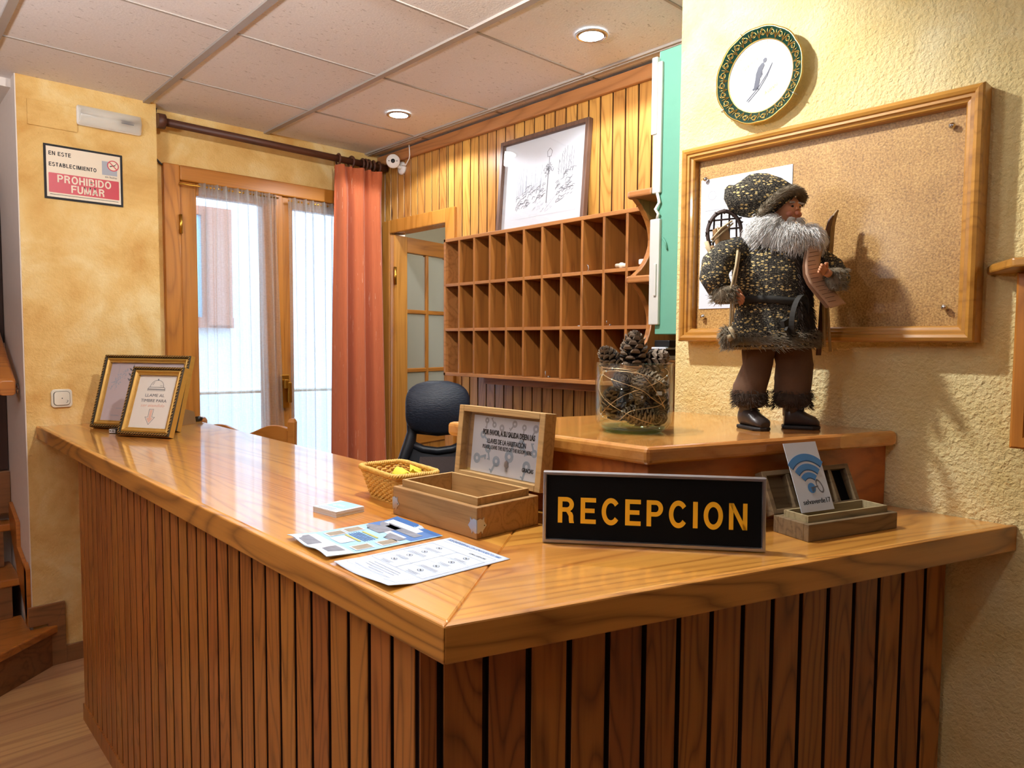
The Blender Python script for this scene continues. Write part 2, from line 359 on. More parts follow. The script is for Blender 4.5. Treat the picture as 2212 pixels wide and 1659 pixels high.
# ------------------------------------------------------------------ mesh helper
class MB:
    def __init__(s): s.v = []; s.f = []; s.mi = []; s.cur = 0; s.sm = []
    def add(s, vs, fs, M4=None, smooth=False):
        b = len(s.v)
        for p in vs:
            p = Vector(p); s.v.append(M4 @ p if M4 is not None else p)
        for f in fs: s.f.append([b+i for i in f]); s.mi.append(s.cur); s.sm.append(smooth)
        return s
    def box(s, x0, x1, y0, y1, z0, z1, M4=None):
        return s.add([(x0,y0,z0),(x1,y0,z0),(x1,y1,z0),(x0,y1,z0),(x0,y0,z1),(x1,y0,z1),(x1,y1,z1),(x0,y1,z1)],
                     [(3,2,1,0),(4,5,6,7),(0,1,5,4),(1,2,6,5),(2,3,7,6),(3,0,4,7)], M4)
    def prism(s, poly, z0, z1, M4=None, smooth=False):
        n = len(poly)
        a = sum(poly[i][0]*poly[(i+1) % n][1]-poly[(i+1) % n][0]*poly[i][1] for i in range(n))
        if a < 0: poly = poly[::-1]
        vs = [(x, y, z0) for x, y in poly]+[(x, y, z1) for x, y in poly]
        fs = [tuple(range(n-1, -1, -1)), tuple(range(n, 2*n))]
        b = len(s.v); s.add(vs, fs, M4)
        for i in range(n):
            j = (i+1) % n; s.f.append([b+i, b+j, b+n+j, b+n+i]); s.mi.append(s.cur); s.sm.append(smooth)
        return s
    def loft(s, rings, close=True, caps=True, smooth=True, M4=None):
        n = len(rings[0]); vs = [p for r in rings for p in r]; fs = []
        for k in range(len(rings)-1):
            for i in range(n if close else n-1):
                j = (i+1) % n; fs.append((k*n+i, k*n+j, (k+1)*n+j, (k+1)*n+i))
        b = len(s.v); s.add(vs, fs, M4, smooth)
        if caps and close:
            s.f.append([b+i for i in range(n-1, -1, -1)]); s.mi.append(s.cur); s.sm.append(False)
            s.f.append([b+(len(rings)-1)*n+i for i in range(n)]); s.mi.append(s.cur); s.sm.append(False)
        return s
    def tube(s, path, r, n=8, M4=None, caps=True):
        path = [Vector(p) for p in path]; rs = r if isinstance(r, (list, tuple)) else [r]*len(path)
        rings = []; ref = None
        for i, p in enumerate(path):
            t = (path[min(i+1, len(path)-1)]-path[max(i-1, 0)])
            if t.length < 1e-9: t = Vector((0, 0, 1))
            t.normalize()
            if ref is None: ref = Vector((0, 0, 1)) if abs(t.z) < .9 else Vector((1, 0, 0))
            a = (ref-t*ref.dot(t))
            if a.length < 1e-6: a = t.orthogonal()
            a.normalize(); b = t.cross(a); ref = a
            rings.append([p+(a*math.cos(2*math.pi*k/n)+b*math.sin(2*math.pi*k/n))*rs[i] for k in range(n)])
        return s.loft(rings, True, caps, True, M4)
    def lathe(s, prof, n=32, M4=None, caps=False):
        rings = [[(r*math.cos(2*math.pi*k/n), r*math.sin(2*math.pi*k/n), z) for k in range(n)] for r, z in prof]
        return s.loft(rings, True, caps, True, M4)
    def ball(s, c, rx, ry=None, rz=None, n=16, m=10, M4=None, fn=None):
        ry = ry or rx; rz = rz or rx; rings = []
        for j in range(m+1):
            a = -math.pi/2+math.pi*j/m; a = max(min(a, math.pi/2-.02), -math.pi/2+.02)
            ring = []
            for k in range(n):
                b = 2*math.pi*k/n; d = Vector((math.cos(a)*math.cos(b), math.cos(a)*math.sin(b), math.sin(a)))
                q = 1 if fn is None else fn(d)
                ring.append((c[0]+d.x*rx*q, c[1]+d.y*ry*q, c[2]+d.z*rz*q))
            rings.append(ring)
        return s.loft(rings, True, True, True, M4)
    def grid(s, fn, nu, nv, smooth=True, M4=None):
        vs = [fn(i/nu, j/nv) for j in range(nv+1) for i in range(nu+1)]
        fs = [(j*(nu+1)+i, j*(nu+1)+i+1, (j+1)*(nu+1)+i+1, (j+1)*(nu+1)+i) for j in range(nv) for i in range(nu)]
        return s.add(vs, fs, M4, smooth)
    def text(s, body, size, M4, align='CENTER', sx=1, ex=.0003, off=0, sp=1, shear=0, fit=None):
        cu = bpy.data.curves.new('t', 'FONT'); cu.body = body; cu.size = size; cu.align_x = align; cu.align_y = 'CENTER'
        cu.extrude = ex; cu.offset = off; cu.space_character = sp; cu.shear = shear; cu.resolution_u = 3
        o = bpy.data.objects.new('t', cu); C.objects.link(o)
        me = bpy.data.meshes.new_from_object(o)
        S = Matrix.Diagonal((sx, 1, 1, 1))
        if fit:
            xs = [v.co.x for v in me.vertices]; ys = [v.co.y for v in me.vertices]
            fx = fit[0]/(max(xs)-min(xs)); fy = fit[1]/(max(ys)-min(ys)) if fit[1] else 1
            S = Matrix.Diagonal((fx, fy, 1, 1)) @ T(-(max(xs)+min(xs))/2, -(max(ys)+min(ys))/2, 0)
        s.add([S @ v.co for v in me.vertices], [tuple(p.vertices) for p in me.polygons], M4)
        bpy.data.objects.remove(o); bpy.data.meshes.remove(me); bpy.data.curves.remove(cu)
        return s
    def line(s, pts, wd, M4, t=.0003):      # flat stroke in plane xy
        for (a, b) in zip(pts, pts[1:]):
            d = Vector((b[0]-a[0], b[1]-a[1]))
            if d.length < 1e-7: continue
            d.normalize(); n = Vector((-d.y, d.x))*wd/2; e = d*wd*.3
            s.prism([(a[0]-e.x+n.x, a[1]-e.y+n.y), (a[0]-e.x-n.x, a[1]-e.y-n.y), (b[0]+e.x-n.x, b[1]+e.y-n.y), (b[0]+e.x+n.x, b[1]+e.y+n.y)], 0, t, M4)
        return s
    def build(s, name, mat, parent=None, bevel=0, seg=2, loc=None, rot=None, smooth_angle=None):
        me = bpy.data.meshes.new(name); me.from_pydata([tuple(v) for v in s.v], [], s.f)
        for m in (mat if isinstance(mat, (list, tuple)) else [mat]): me.materials.append(m)
        me.polygons.foreach_set('material_index', s.mi); me.polygons.foreach_set('use_smooth', s.sm)
        me.update()
        if len(s.v) < 60000:
            bm = bmesh.new(); bm.from_mesh(me); bmesh.ops.recalc_face_normals(bm, faces=bm.faces); bm.to_mesh(me); bm.free()
        o = bpy.data.objects.new(name, me); C.objects.link(o)
        if parent is not None: o.parent = parent
        if loc: o.location = loc
        if rot: o.rotation_euler = rot
        if bevel:
            b = o.modifiers.new('bevel', 'BEVEL'); b.width = bevel; b.segments = seg; b.limit_method = 'ANGLE'; b.angle_limit = R(40)
        return o
def root(name, label, cat, loc=(0, 0, 0), rz=0, group=None):
    o = bpy.data.objects.new(name, None); C.objects.link(o); o.empty_display_size = .05
    o.location = loc; o.rotation_euler = (0, 0, rz); o['label'] = label; o['category'] = cat
    if group: o['group'] = group
    return o
def tag(o, label, cat, group=None):
    o['label'] = label; o['category'] = cat
    if group: o['group'] = group
    return o
def struct(o): o['kind'] = 'structure'; return o
def rename(o, label): o['label'] = label
def plane(o, right, up):
    r = Vector(right).normalized(); u = Vector(up); u = (u-r*u.dot(r)).normalized(); n = r.cross(u)
    m = Matrix.Identity(4)
    for i in range(3): m[i][0], m[i][1], m[i][2], m[i][3] = r[i], u[i], n[i], o[i]
    return m
def T(x, y, z): return Matrix.Translation((x, y, z))
def RZ(a): return Matrix.Rotation(a, 4, 'Z')
def copy_tree(o, parent=None):
    c = o.copy(); C.objects.link(c)
    if parent is not None: c.parent = parent
    for ch in list(o.children): copy_tree(ch, c)
    return c
def frame_sweep(mb, w_, h_, prof, M4):
    """mitred frame around a w x h opening-outer rectangle (centre origin). prof: list of (inset from outer edge, height)."""
    rings = []
    for cx, cy in ((-1, -1), (1, -1), (1, 1), (-1, 1)):
        rings.append([(cx*(w_/2-i), cy*(h_/2-i), z) for i, z in prof])
    n = len(prof); vs = [p for r in rings for p in r]; fs = []
    for k in range(4):
        k2 = (k+1) % 4
        for i in range(n):
            j = (i+1) % n; fs.append((k*n+i, k2*n+i, k2*n+j, k*n+j))
    mb.add(vs, fs, M4)

# bold grotesque capitals drawn from strokes, cap height 1
def bar(q, x0, x1, y0, y1, P_): q.box(x0, x1, y0, y1, 0, .0016, P_)
def ringarc(q, cx, cy, rx, ry, st, a0, a1, P_, n=24, sy=None):
    sy = sy or st
    for i in range(n):
        b0, b1 = R(a0+(a1-a0)*i/n), R(a0+(a1-a0)*(i+1)/n)
        q.prism([(cx+rx*math.cos(b0), cy+ry*math.sin(b0)), (cx+rx*math.cos(b1), cy+ry*math.sin(b1)), (cx+(rx-st)*math.cos(b1), cy+(ry-sy)*math.sin(b1)), (cx+(rx-st)*math.cos(b0), cy+(ry-sy)*math.sin(b0))], 0, .0016, P_)
def bowl(q, y0, y1, P_, xr=.73):
    cy_, h_ = (y0+y1)/2, (y1-y0)/2
    bar(q, .2, .40, y1-.17, y1, P_); bar(q, .2, .40, y0, y0+.17, P_); ringarc(q, .40, cy_, xr-.40, h_, .2, -90, 90, P_, 16, .17)
def glyph(q, ch, P_):
    s_ = .205
    def pr(*pts): q.prism(list(pts), 0, .0016, P_)
    if ch in 'BDEFHILPR': bar(q, 0, s_, 0, 1, P_)
    if ch == 'R':
        bowl(q, .43, 1, P_); pr((.36, .46), (.56, .46), (.66, .40), (.705, .30), (.715, .12), (.745, 0), (.53, 0), (.51, .10), (.50, .27), (.44, .36)); return .78
    if ch == 'P': bowl(q, .38, 1, P_); return .73
    if ch == 'B': bowl(q, .47, 1, P_, .70); bowl(q, 0, .58, P_, .75); return .75
    if ch == 'D':
        bar(q, .2, .34, .83, 1, P_); bar(q, .2, .34, 0, .17, P_); ringarc(q, .34, .5, .45, .5, .205, -90, 90, P_, 20, .17); return .79
    if ch in 'EF':
        for y in ((0, .42, .83) if ch == 'E' else (.42, .83)): bar(q, s_, .70 if y != .42 else .64, y, y+.17, P_)
        return .70 if ch == 'E' else .66
    if ch == 'H': bar(q, .56, .765, 0, 1, P_); bar(q, s_, .56, .42, .60, P_); return .765
    if ch == 'I': return s_
    if ch == 'L': bar(q, s_, .64, 0, .17, P_); return .64
    if ch == 'N': bar(q, 0, .19, 0, 1, P_); bar(q, .60, .79, 0, 1, P_); pr((.0, 1), (.20, 1), (.79, 0), (.59, 0)); return .79
    if ch == 'M':
        bar(q, 0, .18, 0, 1, P_); bar(q, .74, .92, 0, 1, P_); pr((0, 1), (.25, 1), (.53, 0), (.37, 0)); pr((.92, 1), (.67, 1), (.39, 0), (.55, 0)); return .92
    if ch == 'T': bar(q, .24, .445, 0, .84, P_); bar(q, 0, .685, .83, 1, P_); return .685
    if ch == 'A': pr((0, 0), (.215, 0), (.50, 1), (.29, 1)); pr((.79, 0), (.575, 0), (.29, 1), (.50, 1)); bar(q, .2, .6, .22, .38, P_); return .79
    if ch == 'U': bar(q, 0, s_, .36, 1, P_); bar(q, .545, .75, .36, 1, P_); ringarc(q, .375, .37, .375, .395, .205, 180, 360, P_, 18); return .75
    if ch == 'O': ringarc(q, .42, .5, .42, .525, .195, 0, 360, P_, 40); return .84
    if ch == 'C': ringarc(q, .42, .5, .42, .525, .195, 38, 322, P_, 32); return .80
    if ch == 'S':
        ringarc(q, .36, .735, .33, .285, .19, 20, 255, P_, 20, .16); ringarc(q, .36, .275, .36, .30, .19, -165, 78, P_, 20, .16); return .72
    return .3
def gtext(body, w_, h_, P_, gap=.16):
    """list of MB, one per letter, centred on P_, total width w_, cap height h_"""
    ws = [glyph(MB(), c, Matrix.Identity(4)) for c in body]; sx_ = w_/(sum(ws)+gap*(len(body)-1)); x = -w_/2; out = []
    for c, ww_ in zip(body, ws):
        q = MB(); glyph(q, c, P_ @ T(x, -h_/2, 0) @ Matrix.Diagonal((sx_, h_, .35, 1))); x += (ww_+gap)*sx_
        if c != ' ': out.append(q)
    return out
def merge(lst):
    q = MB()
    for m_ in lst: q.add(m_.v, m_.f)
    return q

def rpoly(x0, x1, y0, y1, r, n=6):
    out = []
    for cx, cy, a0 in ((x1-r, y1-r, 0), (x0+r, y1-r, 90), (x0+r, y0+r, 180), (x1-r, y0+r, 270)):
        out += [(cx+r*math.cos(R(a0+90*k/n)), cy+r*math.sin(R(a0+90*k/n))) for k in range(n+1)]
    return out
# ================================================================== THE SETTING
CEIL = 2.504
# floor
struct(MB().box(-2.6, 4.6, -2.6, 5.2, -.06, 0).build('floor', M['floor']))
# ceiling with its grid
ce = struct(MB().box(-2.6, 2.45, -2.6, 3.80, CEIL+.006, CEIL+.08).build('ceiling', M['ceiling']))
g = MB()
for k in range(-4, 5):
    x = 2.217-.6035*(4-k)
    if -2.5 < x < 2.3: g.box(x-.013, x+.013, -2.6, 3.66, CEIL-.003, CEIL+.008)
for k in range(0, 10):
    y = 3.165-.5975*k
    g.box(-2.6, 2.32, y-.005, y+.005, CEIL+.002, CEIL+.008)
g.box(2.217, 2.235, 1.19, 3.66, CEIL-.006, CEIL+.008)
g.build('ceiling_grid', M['tbar'], ce)
# right (cork board) wall
struct(MB().box(1.745, 2.34, -2.6, 1.19, 0, CEIL+.02).build('wall_right', M['stucco_right']))
# pine clad wall with its door opening (Y 3.0-3.53, z < 2.05)
def cladding(y0, y1, z0, z1, pw=.0655, x=2.32):
    mb = MB(); n = math.ceil(y0/pw-1e-6); ys = [y0]+[k*pw for k in range(n, int(y1/pw)+1) if y0+.004 < k*pw < y1-.004]+[y1]
    for a, b in zip(ys, ys[1:]):
        gq = .0045
        ML = Matrix(((0, 1, 0, x-.014), (1, 0, 0, 0), (0, 0, 1, 0), (0, 0, 0, 1)))
        mb.cur = 0; mb.prism([(a+gq*.75, .002), (a+gq, 0), (b-gq, 0), (b-gq*.75, .002)], z0, z1, ML)
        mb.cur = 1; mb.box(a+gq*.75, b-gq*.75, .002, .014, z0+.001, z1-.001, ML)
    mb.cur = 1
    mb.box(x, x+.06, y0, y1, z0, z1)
    return mb
cl = cladding(1.19, 3.0, 0, CEIL)
for part in (cladding(3.0, 3.54, 2.06, CEIL), cladding(3.54, 3.66, 0, CEIL)):
    b0 = len(cl.f); cl.add(part.v, part.f); cl.mi[b0:] = part.mi
M['pine'] = wood('golden pine cladding', 'cf974c', '8e5620', 'Z', 1.2, .3, .35, ('Y', .0655, 0), 2.8, .28, .6, 18)
M['seam_shade'] = plain('painted joint shade', '5a3012', .8)  # shade between the cladding boards, painted as a dark colour
wp = struct(cl.build('wall_panelled', [M['pine'], M['seam_shade']]))
struct(MB().box(2.283, 2.309, 1.19, 3.655, CEIL-.062, CEIL-.004).build('trim_2', M['pine_dark'], bevel=.006))
# door frame in the pine wall
df = MB()
df.box(2.285, 2.31, 2.925, 3.0, 0, 2.12); df.box(2.285, 2.31, 3.53, 3.604, 0, 2.12)
df.box(2.285, 2.31, 3.0, 3.53, 2.045, 2.12)
df.box(2.31, 2.40, 2.99, 3.0, 0, 2.055); df.box(2.31, 2.40, 3.53, 3.54, 0, 2.055); df.box(2.31, 2.40, 2.99, 3.54, 2.05, 2.06)
dfo = struct(df.build('door_1', M['door_z'], bevel=.005))
# room beyond the door
br = MB(); br.box(2.4, 4.6, 4.2, 4.26, 0, 2.5); br.box(4.5, 4.56, 1.3, 4.2, 0, 2.5); br.box(2.4, 4.6, 1.25, 1.31, 0, 2.5); br.box(2.38, 4.6, 1.25, 4.26, 2.5, 2.56)
struct(br.build('wall_back_room', M['off_white']))
# window wall (Y = 3.66), opening X 1.10-2.235, z < 2.26
ww = MB(); ww.box(.53, 1.10, 3.66, 3.92, 0, CEIL+.02); ww.box(1.10, 2.235, 3.66, 3.92, 2.262, CEIL+.02); ww.box(2.235, 2.42, 3.66, 3.92, 0, CEIL+.02)
struct(ww.build('wall_window', M['stucco']))
wl = MB(); wl.box(.515, 1.052, 3.575, 3.665, 0, CEIL+.01)
struct(wl.build('wall_left', M['stucco']))
# stair side wall: white plaster return and the wall with the dark stair window
struct(MB().box(.511, .56, 3.577, 4.16, 0, CEIL+.4).build('wall_stair', M['white_plaster']))
sw = MB(); sw.box(-2.6, .52, 4.10, 4.18, 0, .62); sw.box(-2.6, -.9, 4.10, 4.18, .62, 2.9); sw.box(-.9, .52, 4.10, 4.18, 2.2, 2.9)
struct(sw.build('wall_stair_end', M['white_plaster']))
struct(MB().box(-2.6, .52, 3.668, 4.18, 2.475, 2.53).build('ceiling_stair', M['white_plaster']))
wf = MB(); wf.box(-.9, -.84, 4.06, 4.14, .80, 2.2); wf.box(.455, .51, 4.06, 4.14, .80, 2.2); wf.box(-.9, .51, 4.06, 4.14, 2.13, 2.2); wf.box(-.23, -.17, 4.06, 4.14, .8, 2.2)
w2 = struct(wf.build('window_2', M['dark_frame'], bevel=.004))
MB().box(-.84, .455, 4.105, 4.115, .8, 2.13).build('window_pane', M['dark_pane'], w2)
struct(MB().box(-.9, .51, 4.03, 4.12, .60, .80).build('trim_3', M['stair_d'], bevel=.004))
# unseen side and rear walls
struct(MB().box(-2.66, -2.6, -2.6, 4.2, 0, 2.9).build('wall_lobby_side', M['stair_d']))
struct(MB().box(-2.6, 2.4, -2.66, -2.6, 0, 2.6).build('wall_rear', M['stair_d']))

# stairs: winder at the foot, then straight treads up to the window
st = root('staircase', 'wooden winder staircase climbing along the white wall at the left edge', 'stairs', (0, 0, 0))
def tread(poly, z, rise):
    MB().prism(poly, z-.035, z).build('tread', M['stair'], st, bevel=.006)
    cx = sum(p[0] for p in poly)/len(poly); cy = sum(p[1] for p in poly)/len(poly)
    ins = [(p[0]+(cx-p[0])*.05, p[1]+(cy-p[1])*.05) for p in poly]
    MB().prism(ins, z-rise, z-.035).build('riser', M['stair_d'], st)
tread([(.615, 3.572), (.505, 3.572), (.505, 3.80), (-.9, 3.80), (-.9, 2.62), (-.33, 2.78)], .178, .178)
tread([(.505, 3.772), (.505, 4.095), (-.9, 4.095), (-.9, 3.772)], .356, .178)
tread([(.505, 3.985), (.505, 4.095), (-.9, 4.095), (-.9, 3.985)], .56, .2)
# stepped skirting beside the stairs
sk = MB()
Y = 3.574
def skp(poly): sk.prism(poly, 0, .014, plane((0, Y, 0), (1, 0, 0), (0, 0, 1)))
skp([(.497, .19), (.60, .19), (.632, .275), (.497, .275)])
skp([(.566, .0), (.632, .0), (.632, .275), (.60, .19), (.566, .19)])
skp([(.632, 0), (1.05, 0), (1.05, .075), (.632, .075)])
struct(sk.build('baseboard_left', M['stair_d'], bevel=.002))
sk = MB()
def skx(poly): sk.prism(poly, 0, .016, plane((.511, 0, 0), (0, -1, 0), (0, 0, 1)))
skx([(-3.80, .36), (-3.58, .20), (-3.58, .43), (-3.80, .49)])
skx([(-4.0, .56), (-3.80, .36), (-3.80, .60), (-4.0, .66)])
skx([(-3.63, .19), (-3.576, .19), (-3.576, .44), (-3.63, .46)])
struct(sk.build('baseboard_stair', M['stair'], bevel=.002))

# handrail
hr = root('handrail', 'wooden stair handrail on two chrome brackets at left edge', 'handrail', (.462, 3.645, 1.212))
d = Vector((0, .44, .236)); q = MB()
sec = rpoly(-.030, .030, -.036, .036, .014, 4)
q.loft([[(x*f_, o_*d.y, o_*d.z+z*f_) for x, z in sec] for o_, f_ in ((0, .86), (.02, 1), (.5, 1), (1, 1))], True, True, False)
q.build('rail', M['stair'], hr, bevel=.003)
for f_ in (.19, .95):
    q = d*f_; b = MB(); b.tube([q+Vector((0, 0, -.030)), q+Vector((.015, .0, -.050)), (.040, q.y, q.z-.052)], .006, 8)
    b.lathe([(0.0, 0), (.024, 0), (.024, .005), (.012, .011), (.0, .011)], 16, T(.0485, q.y, q.z-.052) @ Matrix.Rotation(R(-90), 4, 'Y'))
    b.build('bracket', M['chrome'], hr)

# ------------------------------------------------------------------ outside
oz = -.4
fa = MB(); fa.box(-6, 10, 7.0, 7.2, oz, 7); fa.box(-6, 10, 6.72, 7.0, oz, .95)
struct(fa.build('wall_opposite', M['facade']))
struct(MB().box(-6, 10, 3.95, 7.2, oz-.1, oz).build('floor_street', M['facade']))
sh = root('shuttered_window', 'terracotta framed window on the pale house seen through the sheer curtain', 'window', (1.72, 6.98, 1.54))
q = MB(); q.box(0, .98, -.05, .02, 1.06, 1.14); q.box(0, .98, -.07, .02, 0, .10); q.box(0, .05, -.05, .02, .1, 1.06); q.box(.70, .75, -.05, .02, .1, 1.06); q.build('window_frame', M['shutter'], sh)
MB().box(.74, .96, -.11, -.05, .02, 1.12).build('shutter', M['shutter'], sh, bevel=.01)
MB().box(.05, .70, -.02, .0, .10, 1.06).build('pane', M['sky_blue'], sh)
rl = root('railing', 'thin white railing outside, seen through the sheer curtains', 'railing', (0, 4.6, 0))
MB().tube([(.6, 0, 1.10), (4.2, 0, 1.06)], .012, 8).build('top_bar', M['white_plastic'], rl)
for x in (.62, 4.18): MB().box(x-.015, x+.015, -.015, .015, -.40, 1.10).build('post', M['white_plastic'], rl)

# ------------------------------------------------------------------ glazed terrace door = window_1
wr = bpy.data.objects.new('window_1', None); C.objects.link(wr); wr['kind'] = 'structure'; wr.location = (0, 3.66, 0)
f1 = MB(); f1.box(1.095, 1.17, -.03, .09, 0, 2.263); f1.box(2.165, 2.24, -.03, .09, 0, 2.263)
f1.build('outer_frame', M['frame_z'], wr, bevel=.006)
MB().box(1.17, 2.165, -.03, .09, 2.19, 2.263).build('head_rail', M['frame_x'], wr, bevel=.006)
def leaf(x0, x1):
    q = MB(); q.box(x0, x0+.08, -.012, .05, .05, 2.19); q.box(x1-.08, x1, -.012, .05, .05, 2.19)
    lf = q.build('leaf', M['frame_z'], wr, bevel=.007)
    q = MB(); q.box(x0+.08, x1-.08, -.008, .046, 2.13, 2.19); q.box(x0+.08, x1-.08, -.008, .046, .05, .16)
    q.build('leaf_rail', M['frame_x'], lf, bevel=.005)
    MB().box(x0+.075, x1-.075, .015, .02, .15, 2.135).build('pane', M['glass'], lf)
leaf(1.172, 1.665); leaf(1.672, 2.163)
MB().box(1.647, 1.69, -.024, -.010, .05, 2.19).build('meeting_strip', M['frame_z'], wr, bevel=.004)
for z in (1.98, 1.2, .4):
    MB().tube([(1.168, -.036, z-.045), (1.168, -.036, z+.045)], .008, 8).build('hinge', M['brass'], wr)
hb = MB(); hb.box(1.655, 1.705, -.05, -.024, 1.06, 1.24); hb.box(1.668, 1.69, -.075, -.05, 1.165, 1.215); hb.box(1.685, 1.705, -.08, -.06, 1.09, 1.20)
hb.build('handle', M['brass'], wr, bevel=.004)
# ================================================================== THINGS ON WALLS AND CEILING
# downlights
def downlight(loc, label):
    r = root('ceiling_downlight', label, 'downlight', loc, 0, 'recessed ceiling downlights')
    MB().lathe([(.058, -.004), (.058, 0), (.046, .002), (.044, -.006), (.058, -.004)], 28).build('trim_ring', M['chrome'], r)
    MB().lathe([(.001, -.006), (.03, -.006), (.044, -.004)], 24).build('lens', M['lamp_disc'], r)
    return r
downlight((1.94, 1.70, CEIL), 'lit round downlight in the ceiling nearer the cream wall, above the framed drawing')
downlight((1.94, 2.91, CEIL), 'lit round downlight in the ceiling near the orange curtain')
downlight((.93, 1.26, CEIL), 'lit round downlight in the ceiling above the front of the counter')

# no smoking sign
P = plane((.6045, 3.5748, 2.017), (1, 0, 0), (0, 0, 1))
ns = root('no_smoking_sign', 'black bordered no smoking sign with red lower band on the yellow wall', 'sign', (0, 0, 0))
W_, H_ = .3, .229
MB().box(0, W_, 0, H_, 0, .004, P).build('board', M['ink'], ns)
MB().box(.009, W_-.009, .009, H_-.009, .004, .0045, P).build('face', M['sign_cream'], ns)
q = MB(); q.prism([(.016, .030), (.018, .028), (W_-.018, .028), (W_-.016, .030), (W_-.016, .108), (W_-.018, .110), (.018, .110), (.016, .108)], .0045, .005, P)
band = q.build('red_band', M['red'], ns)
q = merge(gtext('PROHIBIDO', .205, .032, P @ T(W_/2, .0885, .0052), .14)+gtext('FUMAR', .128, .032, P @ T(W_/2+.012, .0505, .0052), .14))
q.build('lettering', M['sign_cream'], band)
q = merge(gtext('EN ESTE', .082, .0165, P @ T(.059, .192, .0047), .2)+gtext('ESTABLECIMIENTO', .178, .0165, P @ T(.107, .146, .0047), .2))
q.text('sin humo', .013, P @ T(.253, .124, .0048))
q.line([(.02, .02), (W_-.02, .02)], .002, P @ T(0, 0, .0045))
q.build('lettering', M['ink'], ns)
q = MB(); q.box(.218, .278, .132, .192, .0045, .0049, P); q.build('pictogram_field', M['ink_pale'], ns)
pic = MB(); cx, cy = .262, .176
pic.add([(cx+r_*math.cos(a*math.pi/14), cy+r_*math.sin(a*math.pi/14), .0056) for r_ in (.0195, .0235) for a in range(28)], [(a, (a+1) % 28, 28+(a+1) % 28, 28+a) for a in range(28)], P)
pic.line([(cx-.014, cy+.014), (cx+.014, cy-.014)], .004, P @ T(0, 0, .0054))
pg = pic.build('prohibition_ring', M['red'], ns)
q = MB(); q.add([(cx+.0195*math.cos(a*math.pi/14), cy+.0195*math.sin(a*math.pi/14), .0051) for a in range(28)], [tuple(range(28))], P); q.build('disc', M['sign_cream'], pg)
q = MB(); q.line([(cx-.012, cy-.004), (cx+.008, cy+.003)], .004, P @ T(0, 0, .0052)); q.line([(cx+.010, cy+.006), (cx+.014, cy+.012)], .002, P @ T(0, 0, .0052)); q.build('cigarette', M['ink'], pg)

# emergency lamp and blank cover plate
el = root('emergency_light', 'slim white emergency light with clear ribbed cover near the ceiling', 'lamp', (.728, 3.575, 2.345))
MB().box(0, .256, -.022, 0, 0, .085).build('base', M['white_plastic'], el, bevel=.012, seg=3)
MB().loft([[(x, -.022-.034*math.sin(math.pi*k/12)*s_, .0025+.08*(k/12)) for k in range(13)] for x, s_ in ((.004, .55), (.012, 1), (.244, 1), (.252, .55))], False, False).build('cover', M['tube_clear'], el)
q = MB(); q.tube([(.025, -.03, .055), (.232, -.03, .055)], .007, 8); q.build('fluorescent_tube', M['white_plastic'], el)
for x in (.014, .231): MB().box(x, x+.012, -.036, -.024, .048, .062).build('tube_cap', M['chrome'], el)
MB().box(.165, .215, -.0535, -.053, .030, .046).build('rating_label', M['ink_grey'], el)
tag(MB().box(.551, .733, 3.568, 3.5755, 2.312, 2.418).build('blank_cover_plate', M['stucco'], bevel=.004), 'blank rectangular plate painted yellow like the wall beside the emergency light', 'cover plate')
# push button
pb = root('wall_push_button', 'square white push button plate with rounded corners on yellow wall', 'switch', (.604, 3.575, 1.126))
PBT = plane((0, 0, 0), (1, 0, 0), (0, 0, 1))
MB().prism(rpoly(0, .079, 0, .079, .015), 0, .010, PBT).build('plate', M['ivory'], pb, bevel=.003)
MB().prism(rpoly(.009, .070, .009, .070, .013), .010, .0118, PBT).build('gap_ring', M['black'], pb)
MB().prism(rpoly(.0105, .0685, .0105, .0685, .012), .0105, .0145, PBT).build('button', M['ivory'], pb, bevel=.0015)
q = MB(); q.box(.038, .042, -.0152, -.0145, .038, .042); q.line([(.056, .02), (.062, .028), (.058, .031)], .0015, plane((0, -.0146, 0), (1, 0, 0), (0, 0, 1))); q.build('marking', M['ink'], pb)
# black cable loop by the window head
tag(MB().tube([(1.056, 3.642, 2.285), (1.09, 3.645, 2.255), (1.12, 3.645, 2.245), (1.14, 3.648, 2.262)], .005, 8).build('cable', M['black']), 'short black cable emerging above the corner of window frame', 'cable')
tag(MB().tube([(1.064, 3.62, CEIL-.0), (1.063, 3.63, CEIL-.03), (1.07, 3.645, CEIL-.05), (1.062, 3.65, CEIL-.09)], .006, 8).build('cable', M['black']), 'dark cable stub hanging from the ceiling corner above the curtain rod', 'cable')

# curtain rod with rings, terracotta curtain
cr = root('curtain_rod', 'dark wooden curtain rod with wooden rings under the ceiling', 'curtain rod', (1.056, 3.565, 2.432))
MB().tube([(0, 0, 0), (1.235, 0, -.012)], .0185, 14).build('rod', M['dark_wood'], cr)
MB().tube([(-.003, 0, 0), (.03, 0, 0)], .034, 16).build('socket', M['dark_wood'], cr)
MB().box(1.19, 1.215, -.01, .095, -.03, .012).build('bracket', M['dark_wood'], cr, bevel=.004)
def ring_mesh(x, tilt):
    q = MB(); N = 20; r_ = .030
    q.tube([(x+math.sin(tilt)*r_*math.cos(a*2*math.pi/N)*.6, r_*math.cos(a*2*math.pi/N), -.014+r_*math.sin(a*2*math.pi/N)) for a in range(N+1)], .0062, 7, caps=False); return q
for x, tl in ((.925, .2), (1.005, -.15), (1.075, .3), (1.095, .1), (1.112, -.2), (1.145, .25), (1.178, 0)):
    ring_mesh(x, tl).build('ring', M['dark_wood'], cr)
cu = root('window_curtain', 'heavy terracotta curtain gathered in folds beside the window', 'curtain', (0, 3.50, 0))
